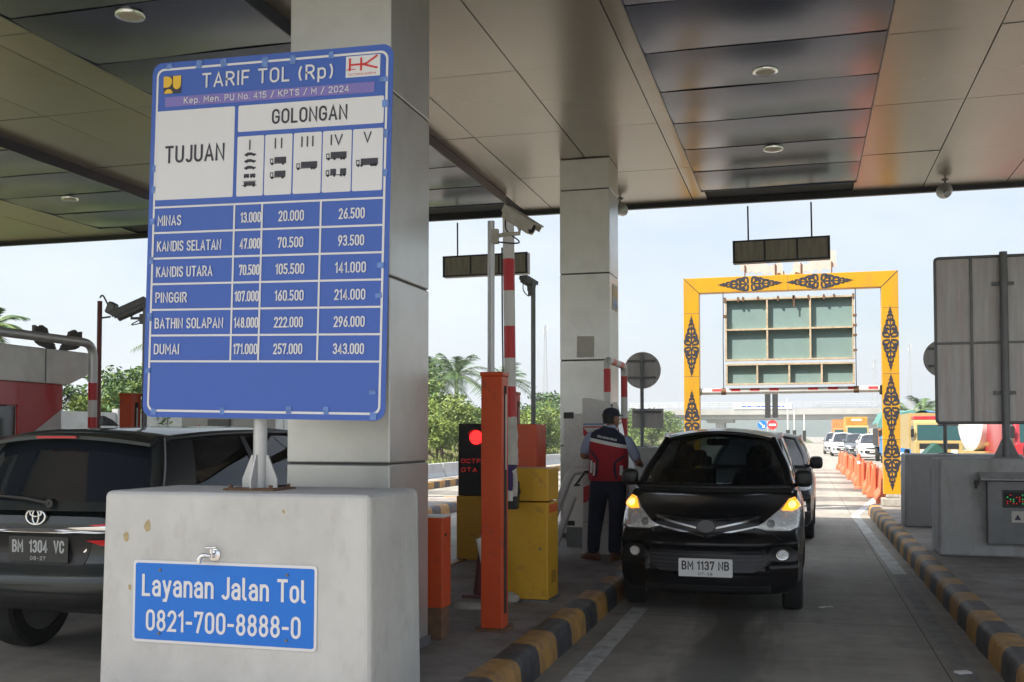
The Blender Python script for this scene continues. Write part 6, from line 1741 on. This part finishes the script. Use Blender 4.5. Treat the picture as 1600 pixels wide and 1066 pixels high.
b = MB(); X = Matrix.Translation((.01,.018,1.475)) @ Matrix.Rotation(radians(-8), 4, 'Y'); b.lathe([(.078,-.01),(.072,.03),(.064,.045),(.060,.04),(.064,.0)], 24, X=X); b.build('shirt_collar', M['blueshirt'], at, smooth=60)
Xh = Matrix.Translation(H) @ Matrix.Rotation(-radians(38), 4, 'Z')
b = MB()
b.grid(lambda u, v: Xh @ Vector(((.086-.012*(1-v))*cos(pi+pi*u)*1.0, -.012+(.100-.014*(1-v))*sin(pi+pi*u), -.065+.11*v)), 24, 6); b.build('hair', M['hair'], at, smooth=60)
b = MB(); b.lathe([(.0,.118),(.03,.116),(.06,.105),(.083,.08),(.092,.05),(.094,.022),(.088,.022)], 28, X=Xh @ Matrix.Diagonal((.97,1.12,1,1)))
b.grid(lambda u, v: Xh @ Vector(((.085-.02*v)*cos(pi*u), .055+(.045+.085*v)*sin(pi*u), .030-.012*v+.006*sin(pi*u))), 16, 4); b.build('cap', M['navycloth'], at, smooth=50)
for x, y, a in ((-.215,.03,1.05), (.065,.03,-.05)):
    b = MB(); X = Matrix.Translation((x, y, 0)) @ Matrix.Rotation(a, 4, 'Z')
    def shoe(u, v):
        an = 2*pi*u; yy = .155*sin(an)+.02; xx = (.057+.008*sin(an))*cos(an)
        zt = [0, .03, .06, .085, .105][min(4, int(v*4+.001))]; k = [1, 1.03, .98, .85, .62][min(4, int(v*4+.001))]
        if yy > 0 and v > .5: yy *= 1-.55*(v-.5)*2; zt -= .015*(sin(an) > .3)
        return X @ Vector((xx*k, yy*k, zt))
    b.grid(shoe, 24, 4); b.build('shoe', M['leather'], at, smooth=50)
b = MB(); b.box((-.175,-.03,.90), (.05,.06,.16)); b.tube([(-.19,-.04,.86),(-.20,-.05,.80),(-.19,-.05,.74)], .008, 6); b.build('radio', M['black'], at, bevel=.01)

# ------------------------------------------------------------------ the two people in the black minivan
def sitter(label, lx, cloth, yaw):
    base = ca.t
    t = thing('person', label, 'person', base.location, base.rotation_euler.z)
    x = lx
    ch = [([(x,.16,.76),(x,.10,.92),(x,.06,1.08),(x,.05,1.19),(x,.055,1.26),(x,.06,1.30)], [(.14,.10),(.14,.1),(.16,.11),(.13,.09),(.055,.055),(.052,.054)], None)]
    hc_, f_, s_ = head_chains((x,.07,1.385), yaw, (0, 5), 1); ch += hc_
    for q in (-1, 1):
        ch.append(([(x+q*.09,.30,.735),(x+q*.11,.60,.76),(x+q*.11,.66,.60)], [.078,.058,.05], (0, 0)))
        wr_ = Vector((x+q*.12,.50,.98)); ch.append(([(x+q*.19,.05,1.16),(x+q*.25,.16,.93),wr_, wr_+Vector((0,.06,.01))], [.058,.044,.032,(.034,.018)], (0, 3)))
        ch += hand(wr_, (0,1,.1), (1,0,0), -q)
    bd = fig_obj('body', ch, M['skin'], t)
    hh = Vector((x,.07,1.385))
    for q in (-1, 1):
        b = MB(); b.lathe([(0,-.011),(.008,-.008),(.011,0),(.008,.008),(0,.011)], 10, X=Matrix.Translation(hh+f_*.083+s_*q*.032+Vector((0,0,.012)))); b.build('eye', M['hair'], bd, smooth=60)
    b = MB(); b.tube([hh+f_*.088-Vector((0,0,.068))+s_*q for q in (-.024,0,.024)], [.003,.006,.003], 6); b.build('mouth', M['leather'], bd)
    fig_obj('shirt', [([(x,.16,.74),(x,.10,.92),(x,.06,1.08),(x,.05,1.20)], [(.155,.115),(.155,.115),(.175,.122),(.12,.09)], None),
        ([(x-.19,.05,1.16),(x-.235,.13,1.0)], [.07,.062], (0, 3)), ([(x+.19,.05,1.16),(x+.235,.13,1.0)], [.07,.062], (0, 3))], cloth, t)
    b = MB(); Xq = Matrix.Translation(hh) @ Matrix.Rotation(-yaw, 4, 'Z')
    b.lathe([(.0,.118),(.04,.112),(.07,.09),(.086,.055),(.088,.02)], 24, X=Xq @ Matrix.Diagonal((.97,1.1,1,1)))
    b.grid(lambda u, v: Xq @ Vector((.086*cos(pi+pi*u), -.005+.100*sin(pi+pi*u), -.06+.09*v)), 20, 5); b.build('hair', M['hair'], t, smooth=60)
sitter('driver of the black minivan, behind the steering wheel on the toll machine side', .365, M['cargrey'], radians(12))
sitter('front passenger of the black minivan, dark haired, behind the windscreen', -.365, M['navycloth'], radians(-4))
# ================================================================== TREES, BACKGROUND
def leaf_crown(b, clumps, n, ls, r):
    for _ in range(n):
        c, rad = r.choice(clumps)
        d = Vector((r.gauss(0,1), r.gauss(0,1), r.gauss(0,1))).normalized()*(r.random()**.42)
        p = Vector((c[0]+d.x*rad[0], c[1]+d.y*rad[1], c[2]+d.z*rad[2]))
        s = ls*r.uniform(.5, 1.25); u = Vector((r.gauss(0,1), r.gauss(0,1), r.gauss(0,.6))).normalized(); w = u.orthogonal().normalized()
        w = (w*cos(r.random()*6)+u.cross(w)*sin(r.random()*6)).normalized()
        t_ = u*s; q = w*s*.42
        b.add([p-t_*.5, p+q*.5+t_*.05, p+t_*.55, p-q*.5+t_*.05], [(0,1,2,3)], r.choice((0,0,0,1,1,2)))
def tree(name, label, loc, h, w, mats, seed, group, n=2600, ls=.30, trunk_h=.3):
    r = random.Random(seed); t = thing(name, label, 'tree', loc, r.uniform(0, 6), group)
    b = MB(); tips = []
    b.tube(catmull([(0,0,-.2),(.04*w,.02,h*trunk_h),(-.03*w,.03,h*.55),(.02,.0,h*.8)], 4), [.035*h*(1-.075*i) for i in range(13)], 8)
    for k in range(7):
        a = k*2.4+r.random(); z0 = h*(trunk_h*.7+.07*k); L = w*r.uniform(.55,.95)*(1-.06*k)
        e = Vector((cos(a)*L, sin(a)*L, z0+h*r.uniform(.12,.3))); b.tube(catmull([(0,0,z0), (e.x*.5, e.y*.5, z0+(e.z-z0)*.65), e], 3), [.018*h,.015*h,.012*h,.010*h,.008*h,.006*h,.004*h], 6); tips.append(e)
    b.build('trunk', M['bark'], t, smooth=60)
    cl = []
    for e in tips: cl.append((e, (w*r.uniform(.32,.5), w*r.uniform(.32,.5), h*r.uniform(.10,.17))))
    for k in range(12): a = r.random()*6.28; q = w*r.random()*.62; cl.append(((cos(a)*q, sin(a)*q, h*r.uniform(.22,.92)), (w*r.uniform(.30,.48), w*r.uniform(.30,.48), h*r.uniform(.09,.17))))
    b = MB(); leaf_crown(b, cl, n, ls, r); b.build('crown', mats, t, fix=False)
    return t
def palm(label, loc, h, seed, group, nf=26, L=2.6, name='palm_tree', tr=.16):
    r = random.Random(seed); t = thing(name, label, 'tree', loc, 0, group)
    b = MB(); b.tube(catmull([(0,0,-.2),(.05,.03,h*.5),(.02,.0,h)], 5), [tr*(1.15-.03*k) for k in range(11)], 9); b.build('trunk', M['bark'], t, smooth=60)
    b = MB()
    for k in range(nf):
        a = k*2.399+r.random()*.3; el = r.uniform(-.1, 1.25); d = Vector((cos(a)*cos(el), sin(a)*cos(el), sin(el))); P = []
        Lk = L*r.uniform(.8,1.1)
        for i in range(13):
            s = i/12; P.append(Vector((0,0,h))+d*Lk*s+Vector((0,0,-Lk*.62*s*s*(1.1-.45*sin(el)))))
        b.tube(P, [.03*(1-.9*i/12) for i in range(13)], 4, 1)
        for i in range(1, 13):
            tg = (P[i]-P[i-1]).normalized(); sd = tg.cross(Vector((0,0,1)))
            if sd.length < .05: continue
            sd.normalize(); up = sd.cross(tg)
            for q in (-1, 1):
                for j in (0, .5):
                    o_ = P[i]-(P[i]-P[i-1])*j; ll = Lk*.26*(sin(pi*(i-.5*j)/13.5)**.6)
                    e = o_+sd*q*ll*.8+tg*ll*.5-up*ll*r.uniform(.15,.5)
                    b.add([o_-tg*.03, o_+tg*.04, e], [(0,1,2)], 0)
    b.build('crown', [M['palmleaf'], M['leaf2']], t, fix=False); return t
G1 = 'trees on the bank left of the lanes'
light = [M['leaf2'], M['leaf1'], M['leaf2']]; mid = [M['leaf1'], M['leaf2'], M['leaf3']]; dark = [M['leaf3'], M['leaf1'], M['leaf3']]
bz = lambda x, y: bank_h(x, y)
A = tree('broadleaf_tree', 'light green bushy tree left of the front orange post', (-17.3, 49, bz(-17.3,49)), 3.4, 1.7, light, 1, G1, 3400, .26, .12)
B_ = tree('broadleaf_tree', 'mid green bushy tree between the front column and the orange post', (-18.6, 52, bz(-18.6,52)), 3.9, 2.0, mid, 2, G1, 3600, .28, .14)
D_ = tree('broadleaf_tree', 'dark green tree under the palms behind the front column', (-22.5, 58, bz(-22.5,58)), 4.4, 2.6, dark, 3, G1, 3600, .32, .15)
for src, x, y, rz, s, lab in [
    (A, -16.6, 66, 1, 1.0, 'light green bushy tree right of the raised barrier arm'), (B_, -17.6, 72, 2, .95, 'mid green bushy tree seen between the barrier arm and the rear column'),
    (A, -15.6, 112, 3, 1.15, 'small light green tree left of the yellow gantry post'), (D_, -17.4, 118, 1, 1.0, 'darker tree behind the round sign back'), (B_, -16.0, 132, 0, 1.2, 'far mid green tree right of the round sign back'),
    (D_, -27, 64, 2, 1.1, 'dark green tree hidden low behind the front column'),
    (B_, -19.6, 27.5, 4, .62, 'mid green tree between the striped pipe leg and the sign edge'), (D_, -21.5, 29.5, 5, .58, 'dark tree behind the concrete fence'),
    (A, -20.5, 31, 2, .8, 'light green tree left of the tariff sign edge'), (D_, -25.4, 30.5, 3, .70, 'dark green tree above the booth roof'), (B_, -23.5, 35, 1, .8, 'mid green tree behind the thin dark red pole'),
    (A, -18.2, 57, 5, .9, 'light green bush beyond the bushy tree by the front column'), (D_, -19.5, 80, 0, 1.0, 'dark tree behind the bushes right of the barrier arm'),
    (A, -16.5, 46.3, 2, .78, 'low light green bush at the right edge of the front column'), (B_, -16.9, 54, 5, .8, 'mid green bush just left of the lane display'),
    (A, -15.7, 50, 0, .66, 'small light green bush low behind the lane display'), (B_, -15.8, 64, 1, .8, 'mid green bush at the left edge of the rear column'), (D_, -17.6, 69, 4, .75, 'dark bush between the light green ones left of the rear column'),
    (A, -20.4, 27.0, 1, .7, 'light green bush touching the striped pipe leg'), (D_, -19.3, 27.2, 2, .52, 'dark bush close to the orange post left of the sign'),
    (A, -15.9, 88, 4, .8, 'low light green bush farther along the verge'), (B_, -16.4, 98, 2, .9, 'mid green bush farther along the verge')]:
    dup(src, None, (x, y, bz(x, y)-.05), rz, label=lab, scale=s)
G2 = 'oil palms behind the trees'
pa = palm('oil palm behind the bushy trees right of the front column', (-24.6, 73, bz(-24.6,73)), 4.7, 4, G2, 34, 3.1)
for x, y, s, rz, lab in [(-27.5, 76, 1.0, 1, 'second oil palm from the front column'), (-22.5, 79, .9, 2, 'oil palm just left of the grey camera pole'), (-30.5, 82, 1.1, 3, 'oil palm partly hidden by the front column'),
    (-23.2, 36, .72, 4, 'palm rising behind the trees left of the tariff sign'), (-20.2, 34, .6, 0, 'low palm touching the left edge of the tariff sign')]:
    dup(pa, None, (x, y, bz(x, y)), rz, label=lab, scale=s)
palm('palm with drooping fronds at the far left edge', (-21.9, 24.2, bank_h(-21.9,24.2)), 3.7, 9, None, 20, 1.3, tr=.10)
G3 = 'banana plants behind the trucks'
ban = None
for i, (x, y, s) in enumerate([(8.2, 88, 1.0), (9.4, 90, 1.1), (10.6, 87, .95), (12.2, 92, 1.1), (7.4, 93, .8)]):
    lab = ['banana plant between the gantry post and the sign back', 'tall banana plant behind the pale yellow truck', 'banana plant touching the edge of the large sign back', 'banana plant hidden behind the large sign back', 'small banana plant right behind the gantry post'][i]
    if ban is None: ban = palm(lab, (x, y, 0), 3.0, 21, G3, 16, 2.6, 'banana_plant', .14)
    else: dup(ban, None, (x, y, 0), i*1.3, label=lab, scale=s)
# concrete fence on the bank
t = thing('concrete_fence', 'pale grey concrete panel fence on the bank at the far left', 'fence', (-18.2, 20, bank_h(-18.2, 24)-.2))
for i in range(9):
    b = MB(); b.bb((-.04, i*2.4+.08, 0), (.04, (i+1)*2.4-.08, 1.55)); 
    for k in (1, 2): b.bb((-.043, i*2.4+.08, .5*k), (.043, (i+1)*2.4-.08, .5*k+.02))
    b.build('panel', M['fence'], t)
    b = MB(); b.bb((-.09, i*2.4-.08, -.5), (.09, i*2.4+.08, 1.65)); b.build('post', M['fence'], t)
for i in range(8):
    b = MB(); b.prism([(-.25,0),(.25,0),(.14,.18),(.10,.52),(-.10,.52),(-.14,.18)], 0, 3.9, 'y')
    tag(b.build('verge_barrier', M['fence'], loc=(-13.4, 30+4*i, 0), bevel=.02), 'low concrete barrier section along the far left verge', 'barrier', 'concrete barrier sections along the verge')
# overpass
t = thing('overpass', 'pale concrete road overpass crossing far behind the gantry', 'bridge', (0, 212, 0))
b = MB(); b.bb((-34,0,4.7), (60,9,5.6)); b.bb((-34,-.6,5.6), (60,9.6,5.95)); b.build('deck', M['bridge'], t)
b = MB(); b.bb((-34,-.6,5.95), (60,-.35,6.75)); b.build('parapet', M['bridge'], t)
b = MB()
for i in range(48): b.cyl((-34+2*i,-.45,6.75), (-34+2*i,-.45,8.0), .06, 6)
for z in (7.2, 7.6, 8.0): b.cyl((-34,-.45,z), (60,-.45,z), .05, 6)
b.build('railing', M['pole'], t)
for x in (-16, 13, 40):
    b = MB(); b.bb((x-.8,1,-.2), (x+.8,8,4.1)); b.bb((x-2.6,.6,4.1), (x+2.6,8.4,4.69)); b.build('pier', M['bridge'], t)
b = MB(); b.prism([(-95,-.5),(-30,-.5),(-30,4.6),(-34,5.9)], -2, 11, 'y'); b.build('abutment', M['bank'], t)
t = thing('banner', 'white banner with a blue line of writing on the overpass railing', 'banner', (-7.6, 211.3, 7.25))
b = MB(); b.bb((-5.6,-.03,-.55), (5.6,.03,.55)); b.build('cloth', M['signwhite'], t)
b = MB(); r = random.Random(2); x = -4.0
while x < 4.0: w_ = r.uniform(.2,.9); b.bb((x,-.045,-.16), (x+w_,-.035,.12)); x += w_+.16
b.build('blue_streak', M['signblue'], t)
# far signs and posts
t = thing('direction_sign', 'round blue arrow sign on a thin post far down the lane', 'sign', (-2.75, 76, 0))
b = MB(); b.cyl((0,0,0), (0,0,2.0), .04, 8); b.build('post', M['pole'], t)
b = MB(); b.lathe([(0,-.01),(.31,-.01),(.31,.01),(0,.01)], 30, X=Matrix.Translation((0,-.06,2.32)) @ Matrix.Rotation(pi/2, 4, 'X')); d_ = b.build('disc', M['signblue2'], t)
b = MB(); b.ribbon([(-.18,2.50),(.12,2.20)], .08, -.075); b.prism([(.18,2.12),(.18,2.34),(-.02,2.12)], -.078, -.0755, 'y'); b.build('arrow', M['signwhite'], d_)
t = thing('no_entry_sign', 'round red no entry sign beside the blue arrow sign', 'sign', (-2.05, 76, 0))
b = MB(); b.cyl((0,0,0), (0,0,2.0), .04, 8); b.build('post', M['pole'], t)
b = MB(); b.lathe([(0,-.01),(.34,-.01),(.34,.01),(0,.01)], 30, X=Matrix.Translation((0,-.06,2.32)) @ Matrix.Rotation(pi/2, 4, 'X')); d_ = b.build('disc', M['signred'], t)
b = MB(); b.bb((-.24,-.078,2.25), (.24,-.072,2.39)); b.build('bar', M['signwhite'], d_)
for x, lab in ((-2.42, 'narrow dark signal board, the left one of the pair under the height bar'), (-1.90, 'narrow dark signal board, the right one of the pair under the height bar')):
    t = thing('signal_board', lab, 'signal', (x, 78, 0)); b = MB(); b.cyl((.0,.1,0), (.0,.1,4.6), .05, 8); b.build('post', M['pole'], t)
    b = MB(); b.bb((-.2,-.06,2.85), (.2,.06,4.6)); b.build('board', M['matte_black'], t)
for x, y, hh_, lab in ((-1.1, 84, 4.4, 'thin pale post right of the no entry sign'), (-.65, 90, 3.6, 'second thin pale post right of the no entry sign'), (.15, 96, 3.4, 'third thin pale post right of the no entry sign')):
    t = thing('marker_post', lab, 'post', (x, y, 0), 0, 'thin posts far down the lane'); b = MB(); b.cyl((0,0,0), (0,0,hh_), .06, 8); b.build('shaft', M['white'], t); b = MB(); b.bb((-.14,-.06,1.0), (.14,.06,2.0)); b.build('box', M['matte_black'], t)
def tower(label, x, y, h_, w_):
    t = thing('lattice_tower', label, 'tower', (x, y, 0)); b = MB()
    def c(k, z): q = w_*(1-.75*z/h_)/2; return Vector((q*(1 if k in (0,3) else -1), q*(1 if k < 2 else -1), z))
    for k in range(4): b.tube([c(k,0), c(k,h_)], .11, 5)
    n = int(h_/2.6)
    for i in range(n):
        z0, z1 = h_*i/n, h_*(i+1)/n
        for k in range(4): b.tube([c(k,z0), c((k+1) % 4,z1)], .06, 4); b.tube([c(k,z1), c((k+1) % 4,z1)], .05, 4)
    b.build('frame', M['pole'], t)
    b = MB(); b.cyl((0,0,h_-5), (0,0,h_+2), .1, 6)
    for k in range(3): b.box((cos(k*2.1)*.9, sin(k*2.1)*.9, h_-1.6-k), (.4,.4,2.2))
    b.build('antenna', M['white'], t)
tower('faint lattice tower right of the hanging teal board', 38, 600, 43, 4.2)
tower('faint lattice tower left of the rear column', -122, 500, 56, 2.6)
tower('faint lattice tower left of the large sign back', 56, 600, 51, 2.6)
# litter
b = MB(); b.box((0,0,.006), (.10,.06,.012), rot=Matrix.Rotation(.5, 4, 'Z')); tag(b.build('paper_scrap', M['signwhite'], loc=(1.02, 7.62, .004)), 'small white paper scrap on the road beside the right kerb', 'litter')
b = MB(); b.box((0,0,.004), (.09,.03,.008), rot=Matrix.Rotation(.9, 4, 'Z')); b.box((.07,.05,.004), (.05,.03,.008)); tag(b.build('paper_scrap', M['paper'], loc=(.16, 10.15, .004)), 'torn paper bits on the road by the minivan front wheel', 'litter')

# ------------------------------------------------------------------ haze
b = MB(); b.bb((-2600,-650,-1.2), (2600,5300,110))
hz = b.build('haze', None); hz.data.materials.clear()
hm = bpy.data.materials.new('haze'); hm.use_nodes = True
for x in list(hm.node_tree.nodes): hm.node_tree.nodes.remove(x)
o_ = hm.node_tree.nodes.new('ShaderNodeOutputMaterial'); pv = hm.node_tree.nodes.new('ShaderNodeVolumePrincipled')
pv.inputs['Color'].default_value = (.86, .91, .96, 1); pv.inputs['Density'].default_value = .0008; pv.inputs['Anisotropy'].default_value = .2
hm.node_tree.links.new(pv.outputs[0], o_.inputs['Volume']); hz.data.materials.append(hm)
hz['kind'] = 'stuff'; hz['label'] = 'pale haze fading the far hills'; hz['category'] = 'haze'
